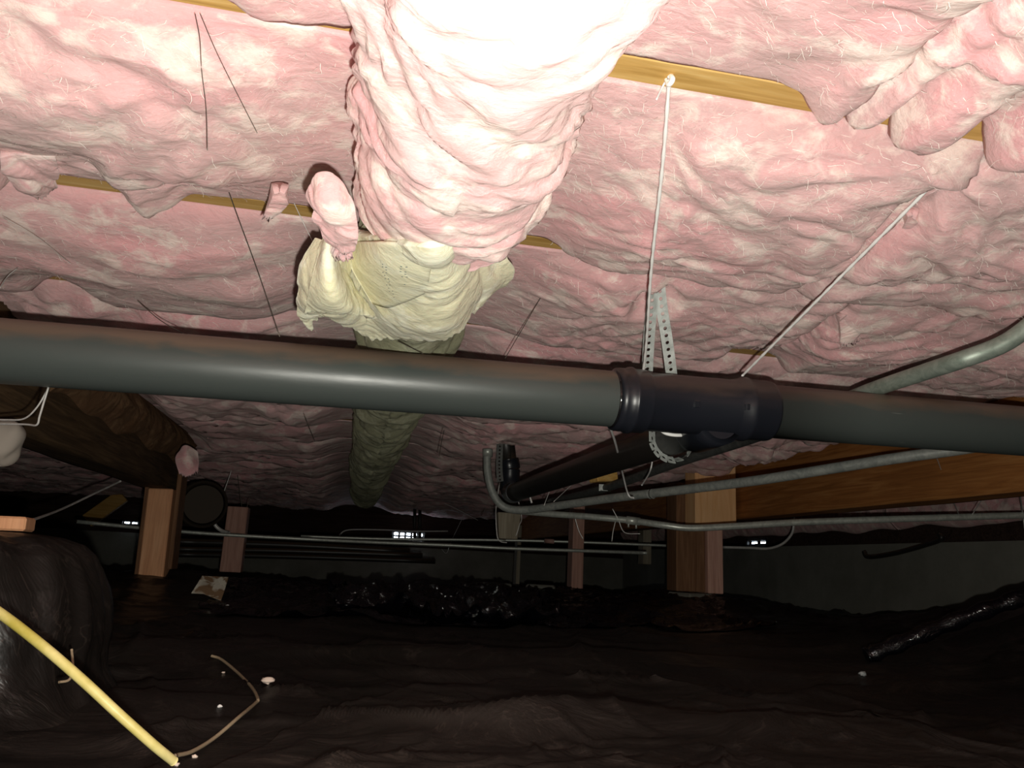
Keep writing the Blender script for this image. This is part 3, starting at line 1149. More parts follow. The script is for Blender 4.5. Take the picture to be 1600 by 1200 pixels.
# ------------------------------------------------------------------ perforated straps
def strap(path, wdir, w=.019, pitch=.0125, th=.0012, hr=.0032, parent=None, name='strap_length', mat=None):
    """metal band with real round holes; path is resampled at half-cell steps"""
    path = np.array(path, float)
    seg = np.linalg.norm(np.diff(path, axis=0), axis=1)
    cum = np.concatenate([[0], np.cumsum(seg)])
    n = max(1, int(cum[-1] / pitch))
    at = lambda d: np.array([np.interp(d, cum, path[:, c]) for c in range(3)])
    V, Fc = [], []
    NA = 12
    for side in (0, 1):
        for i in range(n):
            d0 = i * pitch
            c = at(d0 + pitch / 2)
            T = at(d0 + pitch) - at(d0)
            T /= np.linalg.norm(T)
            wd = np.array(wdir, float)
            wd = wd - T * (wd @ T)
            wd /= np.linalg.norm(wd)
            N = np.cross(T, wd)
            off = N * (th / 2 if side == 0 else -th / 2)
            b = len(V)
            for a in range(NA):
                t = 2 * math.pi * (a + .5) / NA
                ct, st = math.cos(t), math.sin(t)
                k = min(w / 2 / max(abs(ct), 1e-6), pitch / 2 / max(abs(st), 1e-6))
                V.append(c + (wd * ct + T * st) * hr + off)
                xx, yy = max(-w / 2, min(w / 2, ct * k)), max(-pitch / 2, min(pitch / 2, st * k))
                if a in (1, 4, 7, 10):
                    pass
                V.append(at(d0 + pitch / 2 + yy) + wd * xx + off)
            for a in range(NA):
                a2 = (a + 1) % NA
                q = [b + 2 * a, b + 2 * a + 1, b + 2 * a2 + 1, b + 2 * a2]
                # fill the missing corner where the outline turns
                Fc.append(q if side == 0 else q[::-1])
            # corner pieces
            for sx, sy, a in ((1, 1, None), (-1, 1, None), (-1, -1, None), (1, -1, None)):
                ang = math.atan2(sy * pitch / 2, sx * w / 2) % (2 * math.pi)
                a_ = int(((ang / (2 * math.pi)) * NA - .5) // 1) % NA
                a2 = (a_ + 1) % NA
                ci = len(V)
                V.append(at(d0 + pitch / 2 + sy * pitch / 2) + wd * sx * w / 2 + off)
                q = [b + 2 * a_ + 1, ci, b + 2 * a2 + 1]
                Fc.append(q if side == 0 else q[::-1])
    return mesh(name, V, Fc, mat or m_strap, parent, smooth=False)


def densify(pts, n=10):
    return catmull(pts, n)


hang = empty('strap_hanger', P(1020, 500, 1.26))
tag(hang, 'galvanised perforated strap hanger looped under the branch pipe behind the tee', 'strap')
YS = 1.255
wX = np.array([1, .0, .0])
st0 = strap(densify([P(1014, 432, 1.14), P(1011, 480, 1.16), P(1009, 530, 1.19), P(1006, 585, 1.22)], 8), (.35, 1, 0), parent=hang)
strap(densify([P(1021, 440, 1.10), P(1018, 480, 1.125), P(1014, 530, 1.16), P(1011, 590, 1.21), P(1010, 640, 1.245)], 8), wX, parent=hang)
strap(densify([P(1028, 425, 1.10), P(1034, 480, 1.125), P(1042, 530, 1.15), P(1050, 590, 1.19), P(1056, 640, 1.23)], 8), wX, parent=hang)
# loop under the branch pipe
bc = b1s + d2 * .125
lo_ = []
for t in np.linspace(math.radians(195), math.radians(345), 14):
    lo_.append(bc + np.array([math.cos(t), 0, math.sin(t)]) * .040)
lo_ = [lo_[0] + np.array([-.002, 0, .07])] + lo_ + [lo_[-1] + np.array([.004, 0, .06])]
strap(lo_, (.9, .8, .55), w=.022, pitch=.014, hr=.0038, parent=hang)

hang2 = empty('strap_hanger', P(786, 700, 2.6))
tag(hang2, 'short perforated strap beside the distant riser pipe, of dark metal', 'strap')
strap(densify([P(783, 672, 2.56), P(781, 700, 2.56), P(780, 730, 2.57), P(782, 756, 2.58)], 6), wX, w=.022, parent=hang2, mat=m_conduit_dark)
strap(densify([P(791, 678, 2.60), P(798, 686, 2.60), P(798, 715, 2.6), P(797, 745, 2.62)], 6), (.4, 1, 0), w=.020, parent=hang2, mat=m_conduit_dark)


# ------------------------------------------------------------------ cords
def cord(name, pts, r, mat, label, cat='cord', n=8, sides=8, smooth=True, group=None):
    path = catmull(pts, n) if smooth and len(pts) > 1 else np.array(pts)
    o = tube(name, path, r, mat, None, sides)
    return tag(o, label, cat, group)


def beads(path, r, seed):
    a = np.arange(len(path))
    return r * (1 + .18 * np.sin(a * 1.7 + seed))


ca = np.array([cA[0] + (cA[1] - cA[0]) * t + np.array([.0012 * math.sin(t * 9), 0, 0]) for t in np.linspace(0, 1, 70)])
cordA = empty('white_cord', ca[0])
tag(cordA, 'taut vertical white nylon cord from the top joist down to the tee', 'cord')
tube('cord_length', ca, beads(ca, .0020, 0), m_white, cordA, 8)
kn_ = catmull([P(1046, 116, .600), P(1051, 124, .594), P(1045, 132, .600), P(1042, 122, .604), P(1048, 117, .598)], 5)
tube('knot', kn_, .0026, m_white, cordA, 8)
tail = catmull([P(1044, 122, .605), P(1036, 134, .610), P(1026, 155, .63)], 6)
tube('loose_tail', tail, .0010, m_white, cordA, 6)
cb = np.array([cB[0] + (cB[1] - cB[0]) * t for t in np.linspace(-.06, 1, 70)])
cordB = tube('white_cord', cb, beads(cb, .0021, 2), m_white, None, 8)
tag(cordB, 'slanting white nylon cord from the right batt down to the tee hub', 'cord')
cord('white_cord', [P(1028, 668, 1.215), P(1040, 677, 1.205), P(1058, 680, 1.20), P(1075, 678, 1.205), P(1088, 668, 1.215)], .0030, m_white,
     'short loop of white cord sagging beneath the tee')
cord('white_cord', [P(952, 664, 1.2), P(962, 694, 1.4), P(971, 732, 1.75), P(979, 765, 1.9), P(984, 776, 1.92), P(990, 778, 1.93)], .0022, m_white,
     'thin white cord hanging from behind the pipe over the grey cable')
cord('white_cord', [P(1019, 722, 1.8), P(1017, 732, 1.8), P(1013, 742, 1.85), P(1003, 758, 1.95)], .0018, m_white,
     'short white thread under the strap loop crossing the dark conduit')
cord('tie_wire', [P(76, 604, 1.15), P(68, 630, 1.16), P(62, 650, 1.17), P(57, 664, 1.18), P(38, 663, 1.2), P(-20, 662, 1.25)], .0014, m_wire_pale,
     'pale wire loop under the left end of the grey pipe', 'wire', 6)
cord('tie_wire', [P(76, 606, 1.17), P(58, 636, 1.18), P(38, 654, 1.2), P(10, 656, 1.22), P(-20, 655, 1.24)], .0012, m_wire_pale,
     'second thin wire strand beside the loop at the left edge', 'wire', 6)
cord('white_cord', [P(188, 752, 2.6), P(150, 770, 2.4), P(95, 796, 2.1), P(30, 820, 1.5)], .003, m_wire_pale,
     'pale cord slanting from the left girder down to the orange wood block')


def hang_wire(pxs, z=.43):
    Y = (P(*pxs[0], Z=CAMZ + z))[1]
    return [P(a, b, Y) for a, b in pxs]


wires = [
    ([P(305, 22, .60), P(312, 60, .63), P(315, 110, .66), P(322, 170, .70), P(324, 235, .74)], .0006, m_wire, 'thin dark wire, left strand of the pair hanging from the top left joist'),
    ([P(313, 22, .60), P(340, 85, .64), P(380, 165, .70), P(402, 208, .73)], .0006, m_wire, 'thin dark wire, right strand of the pair hanging from the top left joist'),
    ([P(352, 284, .93), P(372, 340, 1.0), P(405, 430, 1.10), P(437, 526, 1.18)], .0011, m_wire, 'dark stay wire from the left bare joist down behind the pipe'),
    ([P(455, 308, .97), P(475, 350, 1.0), P(496, 392, 1.0)], .0008, m_wire_pale, 'pale wire from the joist nail to the corner of the yellow blanket'),
    ([P(440, 300, .95), P(456, 309, .96), P(490, 314, .98)], .0008, m_wire_pale, 'short wire lying across the bare joist left of the duct'),
    ([P(908, 335, .96), P(870, 420, 1.10), P(830, 490, 1.20), P(788, 562, 1.30)], .0009, m_wire, 'dark stay wire slanting down between the yellow blanket and the straps'),
    ([P(215, 470, 1.28), P(250, 500, 1.26), P(288, 522, 1.2)], .0010, m_wire, 'short dark wire behind the left part of the pipe'),
    ([P(622, 533, 1.12), P(640, 542, 1.14), P(660, 552, 1.16)], .0009, m_wire, 'tiny dark wire end under the yellow blanket'),
    ([P(5, 340, 1.0), P(60, 372, 1.06), P(110, 412, 1.14)], .0005, m_wire_pale, 'hair-thin pale thread crossing the left batt'),
    ([P(28, 418, 1.2), P(12, 432, 1.22), P(0, 450, 1.25)], .0009, m_wire_pale, 'short pale thread at the left edge above the pipe'),
    ([P(1128, 518, 1.2), P(1145, 507, 1.16), P(1162, 496, 1.14)], .0008, m_wire, 'short dark wire sticking out of the batt right of the straps'),
    ([P(476, 650, 1.9), P(482, 666, 1.9), P(492, 690, 2.0)], .0012, m_wire, 'short dark wire left of the duct beneath the pipe'),
    ([P(694, 672, 2.0), P(690, 690, 2.05), P(686, 714, 2.1)], .0013, m_wire, 'short dark wire right of the duct beneath the pipe'),
    (hang_wire([(686, 783), (715, 796), (747, 813)], .42), .0022, m_wire_pale, 'pale wire left of the hanging grey block'),
    (hang_wire([(764, 780), (752, 806)]), .002, m_wire, 'tiny wire end left of the elbow'),
    (hang_wire([(728, 798), (706, 844), (698, 864), (690, 858)], .42), .0022, m_wire_pale, 'bent pale wire hanging over the far pipes'),
    ([P(864, 753, 2.4), P(850, 790, 2.45)], .0016, m_wire_pale, 'short wire under the branch pipe, left of the pair'),
    ([P(896, 755, 2.35), P(865, 784, 2.42)], .0014, m_wire_pale, 'longer slanting wire under the branch pipe'),
    ([P(828, 776, 2.45), P(831, 786, 2.45)], .0040, m_wire_pale, 'pale stub between branch pipe and grey cable'),
    ([P(897, 804, 2.67), P(904, 828, 2.67), P(911, 842, 2.67)], .0022, m_wire_pale, 'left strand of a wire hanger by the far pink post'),
    ([P(963, 809, 2.58), P(958, 830, 2.58), P(956, 846, 2.58)], .0018, m_wire_pale, 'thin wire hanging between the far posts'),
    ([P(957, 795, 2.575), P(966, 812, 2.57), P(976, 832, 2.57), P(1000, 834, 2.57)], .0020, m_wire_pale, 'bent wire under the coupling of the bright conduit'),
    ([P(1460, 705, 1.62), P(1482, 765, 1.95), P(1500, 808, 2.25)], .0017, m_wire_pale, 'pale wire slanting in front of the right girder'),
    ([P(1588, 700, 1.5), P(1592, 760, 1.9), P(1598, 802, 2.22), P(1601, 826, 2.25)], .0026, m_wire_pale, 'pale wire at the right edge in front of the girder'),
    ([P(1552, 752, 2.0), P(1518, 806, 2.26)], .0017, m_wire_pale, 'short slanting wire above the bright conduit at right'),
    ([P(362, 734, 4.0), P(350, 768, 4.0), P(342, 784, 4.0), P(332, 806, 4.0)], .003, m_wire_pale, 'pale thread near the far left post'),
    ([P(371, 742, 4.3), P(380, 800, 4.3), P(390, 780, 4.3)], .002, m_wire, 'thin wire above the far left post'),
]
for pts, r, m, lab in wires:
    cord('insulation_wire', pts, r * (.7 if r < .0015 else .85), m, lab, 'wire', 6, 6)

# ------------------------------------------------------------------ conduits
c1 = catmull([P(1680, 440, .90), P(1640, 480, .91), P(1600, 516, .93), P(1560, 541, .95), P(1500, 563, .985), P(1440, 583, 1.06), P(1350, 614, 1.20), P(1250, 655, 1.42),
              P(1180, 683, 1.70), P(1060, 722, 2.0), P(945, 763, 2.4), P(860, 785, 2.75)], 10)
cc = empty('conduit', c1[0])
tag(cc, 'weathered greenish conduit bending down from the right edge behind the drain pipe', 'conduit')
k_ = 64
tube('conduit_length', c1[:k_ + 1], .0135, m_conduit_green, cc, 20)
o = tube('conduit_length', c1[k_:], .0135, m_conduit_dark, cc, 20)  # far length darkened in colour for the drain pipe's shadow
o['label'] = 'far length painted dark for the pipe shadow'

c2a = catmull([P(1700, 672, 1.40), P(1600, 685, 1.46), P(1500, 702, 1.55), P(1400, 716, 1.65), P(1300, 732, 1.77), P(1180, 751, 1.93), P(1060, 766, 2.13), P(960, 778, 2.32), P(880, 789, 2.48), P(830, 796, 2.58),
               P(800, 796, 2.62), P(782, 788, 2.63), P(770, 770, 2.63), P(763, 745, 2.63), P(761, 720, 2.63), P(762, 702, 2.63)], 8)
cb_ = empty('conduit', c2a[0])
tag(cb_, 'grey conduit running back below the drain pipe and turning up beside the riser', 'conduit')
tube('conduit_length', c2a, .0135, m_greycable, cb_, 20)
tube('connector', [P(762, 714, 2.63), P(762, 702, 2.63)], .0175, m_emt, cb_, 18)
tube('strap_ring', [P(1020, 771.5, 2.2), P(1016, 772, 2.21)], .0150, m_greycable, cb_, 16)

c3 = catmull([P(802, 798, 2.80), P(860, 803, 2.72), P(930, 808, 2.62), P(990, 814, 2.55), P(1040, 821, 2.48), P(1080, 825, 2.45), P(1150, 822, 2.42), P(1250, 816, 2.38), P(1400, 811, 2.30), P(1600, 805, 2.22), P(1750, 801, 2.15)], 8)
cd = empty('conduit', c3[0])
tag(cd, 'shiny galvanised conduit crossing in front of the right post', 'conduit')
tube('conduit_length', c3, .0112, m_emt, cd, 18)
tube('coupling', [P(979, 812.6, 2.56), P(1000, 815.2, 2.54)], .0140, m_emt, cd, 18)
for a, b in ((982, 824), (994, 826)):
    tube('set_screw', [P(a, b - 7, 2.54), P(a, b, 2.54)], .003, m_emt, cd, 8)

cord('conduit', [P(120, 815, 3.7), P(300, 832, 3.9), P(470, 842, 4.0), P(600, 848, 3.95), P(700, 852, 3.9), P(800, 857, 3.85), P(950, 862, 3.8), P(1010, 864, 3.8)], .0085, m_emt,
     'long thin far conduit, the lower and brighter of the far pair', 'conduit', 6, 12)
cord('conduit', [P(470, 838, 4.3), P(600, 842, 4.3), P(780, 844, 4.2), P(900, 847, 4.1), P(1030, 852, 4.0), P(1056, 853, 4.0), P(1054, 842, 4.0)], .0075, m_emt,
     'thin far conduit just behind the lower one, with a pink coupling', 'conduit', 6, 12)
lathe('pipe_coupling', P(851, 845, 4.12), P(864, 846, 4.12), [(0, .012), (.05, .012)], M('pinkish_plastic', .5, 0, .4, None, (.55, .33, .28)))
tag(bpy.data.objects['pipe_coupling'], 'small pinkish coupling on the thin far conduit', 'coupling')
cord('conduit', [P(1128, 855, 3.3), P(1170, 856, 3.3), P(1200, 857, 3.3), P(1222, 850, 3.3), P(1236, 836, 3.3), P(1240, 822, 3.3), P(1240, 804, 3.3), P(1240, 780, 3.3)], .006, m_wire_pale,
     'thin pale tube sweeping round and up right of the right post', 'conduit', 8, 10)
cord('conduit', [P(530, 836, 6.3), P(545, 828, 6.3), P(600, 828, 6.3), P(640, 830, 6.28), P(700, 830, 6.28)], .006, m_wire_pale,
     'faint thin tube above the far conduits left of the vent', 'conduit', 6, 8)
for q, (ya, yb, d, r) in enumerate(((846, 862, 4.6, .020), (858, 868, 4.4, .014), (866, 877, 5.0, .016))):
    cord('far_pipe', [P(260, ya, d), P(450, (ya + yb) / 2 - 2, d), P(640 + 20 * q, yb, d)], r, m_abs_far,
         ['dark far pipe, uppermost of three low at the back wall', 'dark far pipe, middle of three low at the back wall', 'dark far pipe, lowest of three at the back wall'][q], 'pipe', 4, 12)
for q, px_ in enumerate((648, 656)):
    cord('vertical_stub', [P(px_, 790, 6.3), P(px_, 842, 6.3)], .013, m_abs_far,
         ['dark upright stub pipe by the bright vent, left one', 'dark upright stub pipe by the bright vent, right one'][q], 'pipe', 2, 10)
cord('hanging_tube', [P(332, 804, 4.0), P(336, 820, 4.0), P(346, 829, 4.0), P(358, 833, 3.98)], .009, m_wire_pale,
     'short curved grey tube before the far left post', 'tube', 6, 10)
cord('sagging_tube', [P(a, b, X=XR - .013) for a, b in ((1350, 862), (1358, 870), (1400, 864), (1450, 850), (1470, 842), (1468, 834))], .012, m_abs_far,
     'dark sagging tube against the top of the right wall', 'tube', 8, 12)


# ------------------------------------------------------------------ girders and posts
def beam(name, x0, x1, y0, y1, z0, z1, mat, seed, label, rough=.002):
    nx, ny, nz = 8, 260, 20
    ring = []
    for a in np.linspace(x0, x1, nx, endpoint=False):
        ring.append((a, z0))
    for a in np.linspace(z0, z1, nz, endpoint=False):
        ring.append((x1, a))
    for a in np.linspace(x1, x0, nx, endpoint=False):
        ring.append((a, z1))
    for a in np.linspace(z1, z0, nz, endpoint=False):
        ring.append((x0, a))
    ring = np.array(ring)
    yy = np.linspace(y0, y1, ny)[:, None]
    c = np.array([(x0 + x1) / 2, (z0 + z1) / 2])
    dx, dz = ring[:, 0] - c[0], ring[:, 1] - c[1]
    p = stk(ring[None, :, 0] + 0 * yy, yy + 0 * ring[None, :, 0], ring[None, :, 1] + 0 * yy)
    n = perlin(p * np.array([14, 3, 14]), seed) * rough
    p[..., 0] += n * np.sign(dx) * (np.abs(dx) > (x1 - x0) * .49)
    p[..., 2] += n * np.sign(dz) * (np.abs(dz) > (z1 - z0) * .49)
    o = grid_mesh(name, p, mat, wrap=True, caps=True, smooth=False)
    return tag(o, label, 'beam')


ZG0, ZG1 = CAMZ + .222, H - .004
beam('girder', 1.50, 1.59, 1.29, YB - .01, ZG0, ZG1, m_girder, 3, 'long brown wooden girder on the right behind the grey conduit')
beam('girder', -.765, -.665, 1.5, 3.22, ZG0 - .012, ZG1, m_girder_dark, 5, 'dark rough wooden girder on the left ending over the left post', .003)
# the knobbly wool packed on the girder's side
yy = np.linspace(1.8, 3.18, 260)[:, None]
ss = np.linspace(0, 1, 26)[None, :]
px3 = -.664 + .030 * np.sin(math.pi * ss) * (1 + .5 * perlin(stk(yy * 6 + 0 * ss, 0 * yy * ss, 0 * yy * ss), 8))
pz3 = ZG1 - .002 - .13 * ss * (1 + .22 * perlin(stk(yy * 5 + 0 * ss, 0 * yy * ss + 4, 0 * yy * ss), 9))
pp = stk(px3, yy + 0 * ss, pz3)
dd = woolly(pp * 1.4, None, .9, 14)
pp[..., 0] += dd * np.sin(math.pi * ss) ** .5
back = np.concatenate([stk(-.6645 + 0 * yy, yy, pz3[:, -1:]), stk(-.6645 + 0 * yy, yy, ZG1 + 0 * yy)], 1)
o = grid_mesh('packed_wool', np.concatenate([pp, back], 1), M('brown_dusty_wool', .95, 0, .1, wool((.16, .085, .045), (.22, .13, .07), (.07, .045, .03), (.12, .06, .03))), wrap=True, caps=True)
tag(o, 'brown dusty knobbly wool packed along the side of the left girder', 'insulation')


def gz1(x, y):
    return float(ground(np.array([x]), np.array([y]))[0])


# left post
YP = 3.02
x0 = P(229, 800, YP)[0]
x1 = P(274, 800, YP)[0]
post = empty('support_post', ((x0 + x1) / 2, YP, .1))
tag(post, 'orange fir post carrying the end of the left girder', 'post')
zb = gz1((x0 + x1) / 2, YP) - .02
box('post_timber', ((x0 + x1) / 2 - .008, YP + .05, (zb + ZG0 - .014) / 2), (x1 - x0 - .012, .10, ZG0 - .014 - zb), m_post, post, roty(-.03), .004)
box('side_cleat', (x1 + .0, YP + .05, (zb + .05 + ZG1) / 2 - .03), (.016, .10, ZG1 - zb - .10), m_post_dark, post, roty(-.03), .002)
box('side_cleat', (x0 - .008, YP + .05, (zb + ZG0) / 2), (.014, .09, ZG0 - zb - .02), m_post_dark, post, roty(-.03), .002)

# right post
YP = 2.97
post = empty('support_post', (P(1090, 925, YP)[0], YP, .15))
tag(post, 'stout orange and brown wooden post with a board nailed on, under the right girder', 'post')
xa, xb_, xc = P(1057, 860, YP)[0], P(1102, 860, YP)[0], P(1130, 860, YP - .02)[0]
zb = P(1090, 921, YP)[2] - .01
box('post_timber', ((xa + xb_) / 2, YP + .05, (zb + ZG0 + .14) / 2), (xb_ - xa, .10, ZG0 + .14 - zb), m_post_dark, post, None, .003)  # conduit's shadow is painted into this dark face
box('stud', ((xb_ + xc) / 2 + .001, YP + .03, (zb - .01 + ZG0) / 2), (xc - xb_ - .002, .10, ZG0 - zb - .004), m_farpost, post, None, .003)  # lit strip of the post beside the painted shadow
xd, xe = P(1085, 780, YP - .1)[0], P(1149, 780, YP - .1)[0]
zt_, zb_ = P(1115, 711, YP - .1)[2], P(1115, 822, YP - .1)[2]
box('nailed_board', ((xd + xe) / 2, YP - .06, (min(zt_, H) + zb_) / 2), (xe - xd, .10, min(zt_, H) - zb_), m_board, post, None, .004)
for a, b in ((1088, 724), (1086, 731), (1108, 733)):
    q = P(a, b, YP - .112)
    lathe('nail_head', q, q + np.array([0, .01, 0]), [(0, .0035), (.003, .0035)], m_wire, post, 8)
# concrete pads half under the plastic
def pad(x, y, z, w, h, label, rz=0.2, d=None):
    o = box('concrete_pad', (x, y, z), (w, d or w, h), m_conc, None, rotz(rz), .008)
    return tag(o, label, 'concrete pad')


q = P(1082, 936, 2.93)
pad(q[0], q[1] + .02, q[2] - .0, .13, .045, 'pale concrete pad edge showing at the foot of the right post', .35)
q = P(770, 920, 4.1)
pad(q[0], q[1], q[2] - .02, .17, .10, 'pale concrete pad corner among the plastic left of the far pink post', .6, .12)
q = P(845, 925, 3.8)
pad(q[0], q[1], q[2] - .01, .14, .09, 'pale concrete pad corner just left of the far pink post foot', -.3, .12)

# far posts
def far_post(px0, px1, py0, py1, Y, mat, label, d=.09):
    a, b = P(px0, py1, Y), P(px1, py1, Y)
    zt2 = P(px0, py0, Y)[2]
    x = (a[0] + b[0]) / 2
    p_ = empty('support_post', (x, Y, a[2]))
    tag(p_, label, 'post')
    zt2 = min(zt2, H - .003)
    box('post_timber', (x, Y + d / 2, (a[2] - .06 + zt2) / 2), (b[0] - a[0], d, zt2 - a[2] + .06), mat, p_, None, .003)
    return p_


far_post(893, 911, 760, 914, 3.9, m_farpost, 'narrow pinkish post standing in the distance left of the right post')
far_post(1005, 1018, 780, 866, 4.7, m_blockgrey, 'small dim grey post between the far pipes and the right post')
far_post(345, 378, 790, 874, 4.2, m_farpost, 'dim brown post far back on the left behind the black pipes')
far_post(806, 812, 820, 905, 5.2, m_blockgrey, 'thin dim post at the back wall left of the pink post')
# tilted offcut
q = P(165, 794, 6.6)
o = box('wood_offcut', q, (.31, .05, .11), m_block, None, roty(-.75), .004)
tag(o, 'short tilted wood offcut hanging between the wool and the left vent', 'wood block')
# orange block at the left edge on the covered pier
q = P(-14, 817, 1.36)
o = box('wood_block', q + np.array([-.012, .03, 0]), (.11, .07, .022), m_post, None, roty(-.02) @ rotz(.15), .003)
tag(o, 'orange wood block end lying on the plastic covered pier at the left edge', 'wood block')
# hanging grey block with its wire sling
q = P(793, 822, 3.15)
v, f = box_vf(q, (.086, .06, .105), None, .003)
v = np.array(v)
v[:, 0] = q[0] + (v[:, 0] - q[0]) * (1 + .25 * (v[:, 2] - q[2]) / .105 * 2 * .5)
blk = mesh('hanging_block', v, f, m_blockgrey, None, False)
tag(blk, 'grey wooden block slung on wires below the elbow', 'wood block')
cord('wire_sling', [P(786, 721, 3.13), P(776, 786, 3.13), P(775, 810, 3.12), P(777, 838, 3.12), P(782, 846, 3.12), P(792, 848, 3.12)], .0022, m_wire_pale, 'left wire of the sling around the hanging grey block', 'wire', 6, 8)
cord('wire_sling', [P(792, 721, 3.13), P(814, 800, 3.13), P(811, 822, 3.12), P(806, 838, 3.12)], .0022, m_wire_pale, 'right wire of the sling around the hanging grey block', 'wire', 6, 8)
# yellow block with the little bracket
q = P(943, 746, 2.42)
o = box('wood_block', q, (.082, .05, .030), m_block, None, roty(-.12) @ rotz(.3), .003)
tag(o, 'small bright yellow wood block between the branch pipe and dark conduit', 'wood block')
q = P(940, 762, 2.39)
br = empty('metal_bracket', q)
tag(br, 'small pale metal bracket under the yellow wood block', 'bracket')
box('plate', q + np.array([0, 0, .0]), (.018, .002, .022), m_strap, br, None, .0005)
box('plate', q + np.array([.009, -.008, -.010]), (.030, .018, .002), m_strap, br, None, .0005)
# dark round duct stub at the far left
lathe('round_duct', P(318, 788, 3.5), P(300, 786, 4.1), [(0, .08), (.01, .095), (.02, .10), (.55, .10)],
      M('dark_brown_duct', .7, 0, .3, None, (.055, .04, .028)), None, 32)
tag(bpy.data.objects['round_duct'], 'dark round duct end behind the left post', 'duct')

# ------------------------------------------------------------------ plastic covered pier at left
pc = P(-62, 940, 1.38)
prof = [(905, 20), (830, 60), (836, 100), (846, 128), (862, 146), (885, 158), (915, 170), (950, 178), (985, 182), (1020, 180), (1050, 184), (1085, 200), (1120, 235), (1165, 300)]
na = 160
rows_ = []
for i, (py_, rr_) in enumerate(prof[1:]):
    z_ = P(-62, py_, 1.38)[2]
    rows_.append((z_, rr_ / 877.0))
rows_ = np.array(rows_)
tt = np.linspace(0, 1, 90)
zz = np.interp(tt, np.linspace(0, 1, len(rows_)), rows_[:, 0])
rr = np.interp(tt, np.linspace(0, 1, len(rows_)), rows_[:, 1])
zz = np.concatenate([[zz[0] + .002] * 1, zz])
rr = np.concatenate([[.002], rr])
aa = np.linspace(0, 2 * math.pi, na, endpoint=False)
pp = stk(pc[0] + rr[:, None] * np.cos(aa), pc[1] + rr[:, None] * np.sin(aa), zz[:, None] + 0 * aa)
wr = .012 * (1 - np.abs(perlin(stk(np.cos(aa)[None] * 3 + 0 * rr[:, None], np.sin(aa)[None] * 3 + 0 * rr[:, None], pp[..., 2] * 2.2), 77)) * 3)
wr = wr * sm(.0, .1, rr[:, None])
pp[..., 0] += wr * np.cos(aa)
pp[..., 1] += wr * np.sin(aa)
pp[..., 2] += .25 * wr
o = grid_mesh('covered_pier', pp, m_sheet, None, wrap=True, flip=True)
tag(o, 'rounded pier draped in dusty black plastic at the left edge', 'covered pier')

# ------------------------------------------------------------------ things on the ground
pa = gp(1368, 1034, .02)
pb = P(1640, 918, float(pa[1]) * .93)
tp = catmull([pa - .04 * (pb - pa), pa, (pa + pb) / 2 + np.array([0, 0, .004]), pb, pb + .2 * (pb - pa)], 12)
rt = tube('covered_pipe', tp, beads(tp, .020, 0) * .94, m_sheet_gloss, None, 24)
tag(rt, 'glossy black pipe rising out of the plastic toward the right edge', 'pipe')

yc = catmull([P(-60, 920, .93), P(0, 958, .90), P(65, 1008, .88), P(130, 1064, .87), P(185, 1115, .87), P(240, 1164, .88), P(272, 1190, .90)], 10)
o = tube('yellow_cable', yc, np.linspace(.0052, .0046, len(yc)), m_rod, None, 14)
tag(o, 'yellow cable slanting down across the lower left corner', 'cable')
tw = catmull([gp(272, 1190, .006), gp(300, 1182, .006), gp(335, 1160, .006), gp(372, 1130, .006), gp(398, 1106, .006), gp(402, 1098, .006), gp(392, 1080, .006), gp(370, 1056, .006),
              gp(345, 1036, .006), gp(330, 1030, .006)], 8)
o = tube('twine', tw, .0026, m_twine, None, 8)
tag(o, 'brown twine bent in an elbow on the plastic beside the yellow cable', 'cord')
cord('twine', [P(112, 1015, 1.12), P(114, 1045, 1.10), P(108, 1062, 1.09), P(92, 1066, 1.08)], .0016, m_twine, 'short pale stem beside the covered pier and yellow cable')


def scrap(name, pts, th, mat, label, cat):
    pts = np.array(pts)
    n = np.cross(pts[1] - pts[0], pts[-1] - pts[0])
    n = n / np.linalg.norm(n) * th
    k = len(pts)
    v = list(pts + n) + list(pts - n)
    f = [list(range(k)), list(range(2 * k - 1, k - 1, -1))] + [[i, k + i, k + (i + 1) % k, (i + 1) % k] for i in range(k)]
    return tag(mesh(name, v, f, mat, None, False), label, cat)


b_ = gp(330, 936)
Yb = float(b_[1]) - .02
scrap('paper_scrap', [P(299, 927, Yb), P(318, 928, Yb - .01), P(345, 939, Yb - .03), P(350, 925, Yb), P(357, 902, Yb + .05), P(338, 901, Yb + .07), P(316, 900, Yb + .06), P(308, 913, Yb + .02)],
      .001, m_paper, 'torn dirty white paper scrap with brown stains lying on the black plastic', 'paper')


def crumb(px, py, r, seed, label, mat=None):
    c = gp(px, py, r * .5)
    a = np.linspace(0, 2 * math.pi, 12, endpoint=False)[None, :]
    t = np.linspace(.12, math.pi - .12, 8)[:, None]
    d = stk(np.sin(t) * np.cos(a), np.sin(t) * np.sin(a), np.cos(t) + 0 * a)
    rr_ = r * (1 + .55 * perlin(d * 1.6 + seed, seed))
    p_ = c + d * rr_[..., None] * np.array([1.3, 1, .7])
    o_2 = grid_mesh('foam_crumb', p_, mat or m_foam, None, wrap=True, caps=True, smooth=False, flip=True)
    return tag(o_2, label, 'debris', 'pale crumbs scattered on the plastic')


crumb(418, 1067, .008, 3, 'largest pale pinkish crumb on the plastic right of the twine')
crumb(343, 1105, .003, 4, 'tiny white crumb left of the bend in the twine', m_white)
crumb(349, 1052, .0025, 5, 'tiny orange crumb by the far end of the twine')
crumb(304, 1184, .003, 6, 'small orange crumb where twine and yellow cable meet')
crumb(275, 1197, .003, 7, 'small orange crumb at the bottom edge by the cable end')
crumb(1348, 1056, .007, 8, 'pale grey crumb below the glossy black pipe', M('grey_shard', .3, 0, .5, None, (.35, .38, .38)))
crumb(356, 949, .006, 9, 'tiny white speck below the paper scrap', m_white)
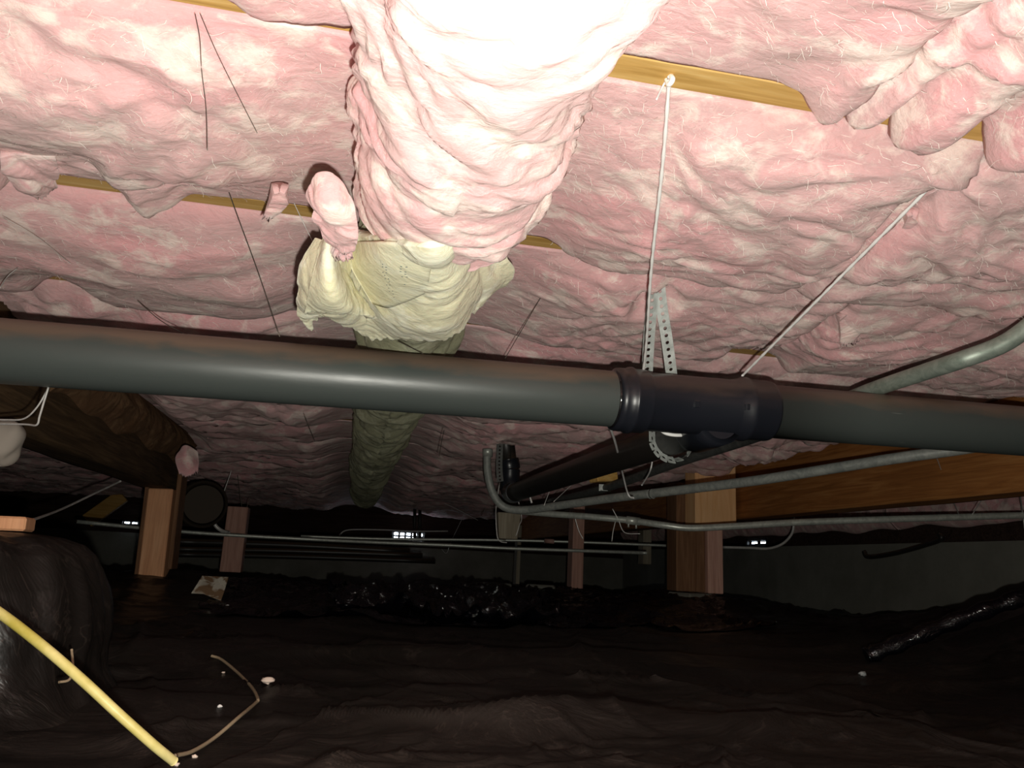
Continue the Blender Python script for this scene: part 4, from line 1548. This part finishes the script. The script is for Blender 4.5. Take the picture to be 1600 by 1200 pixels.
# pale lump hanging at the left edge
jg = P(6, 690, 1.42)
a = np.linspace(0, 2 * math.pi, 28, endpoint=False)[None, :]
t = np.linspace(.05, math.pi - .05, 20)[:, None]
d = stk(np.sin(t) * np.cos(a), np.sin(t) * np.sin(a), np.cos(t) + 0 * a)
rr_ = .030 * (1 + .25 * perlin(d * 1.3, 9))
o = grid_mesh('wool_lump', jg + d * rr_[..., None] * np.array([1, 1, 1.25]), M('dull_white_wool', .9, 0, .1, None, (.34, .30, .26)), None, wrap=True, caps=True, flip=True)
tag(o, 'pale rounded lump hanging under the pipe at the left edge', 'insulation')


box0 = box
# ------------------------------------------------------------------ foundation vents with daylight
def vent(px0, px1, py, Y, hgt, label, cols, rows_n, X=None):
    if X is None:
        a, b = P(px0, py, Y), P(px1, py, Y)
        w = b[0] - a[0]
        Q = np.eye(3)
    else:
        a, b = P(px0, py, X=X), P(px1, py, X=X)
        w = abs(b[1] - a[1])
        Q = rotz(-math.pi / 2)
    c = (a + b) / 2

    def box(n_, o_3, size, mat, par, R_, bev):
        return box0(n_, c + Q @ (np.array(o_3) - c), size, mat, par, Q, bev)
    v_ = empty('foundation_vent', c)
    tag(v_, label, 'vent')
    hh = hgt
    box('vent_frame', c + np.array([0, 0, hh / 2 + .012]), (w + .05, .02, .02), m_abs_far, v_, None, .002)
    box('vent_frame', c - np.array([0, 0, hh / 2 + .012]), (w + .05, .02, .02), m_abs_far, v_, None, .002)
    for s_ in (-1, 1):
        box('vent_frame', c + np.array([s_ * (w / 2 + .012), 0, 0]), (.02, .02, hh + .04), m_abs_far, v_, None, .002)
    for r in range(rows_n):
        for cc_ in range(cols):
            box('vent_opening', c + np.array([(cc_ + .5) / cols * w - w / 2, .012, (r + .5) / rows_n * hh - hh / 2]),
                (w / cols * .62, .004, hh / rows_n * .55), m_day, v_, None, .001)
    box('vent_back', c + np.array([0, .018, 0]), (w + .03, .006, hh + .02), m_abs_far, v_, None, .001)
    return v_


vent(614, 662, 838, YB - .03, .07, 'bright foundation vent in the back wall with daylight in its openings', 5, 2)
vent(192, 216, 817, YB - .03, .018, 'small slit of daylight at the back wall left of the left post', 2, 1)
vent(1170, 1198, 848, 0, .02, 'small slit of daylight at the right wall beyond the right post', 2, 1, XR - .01)
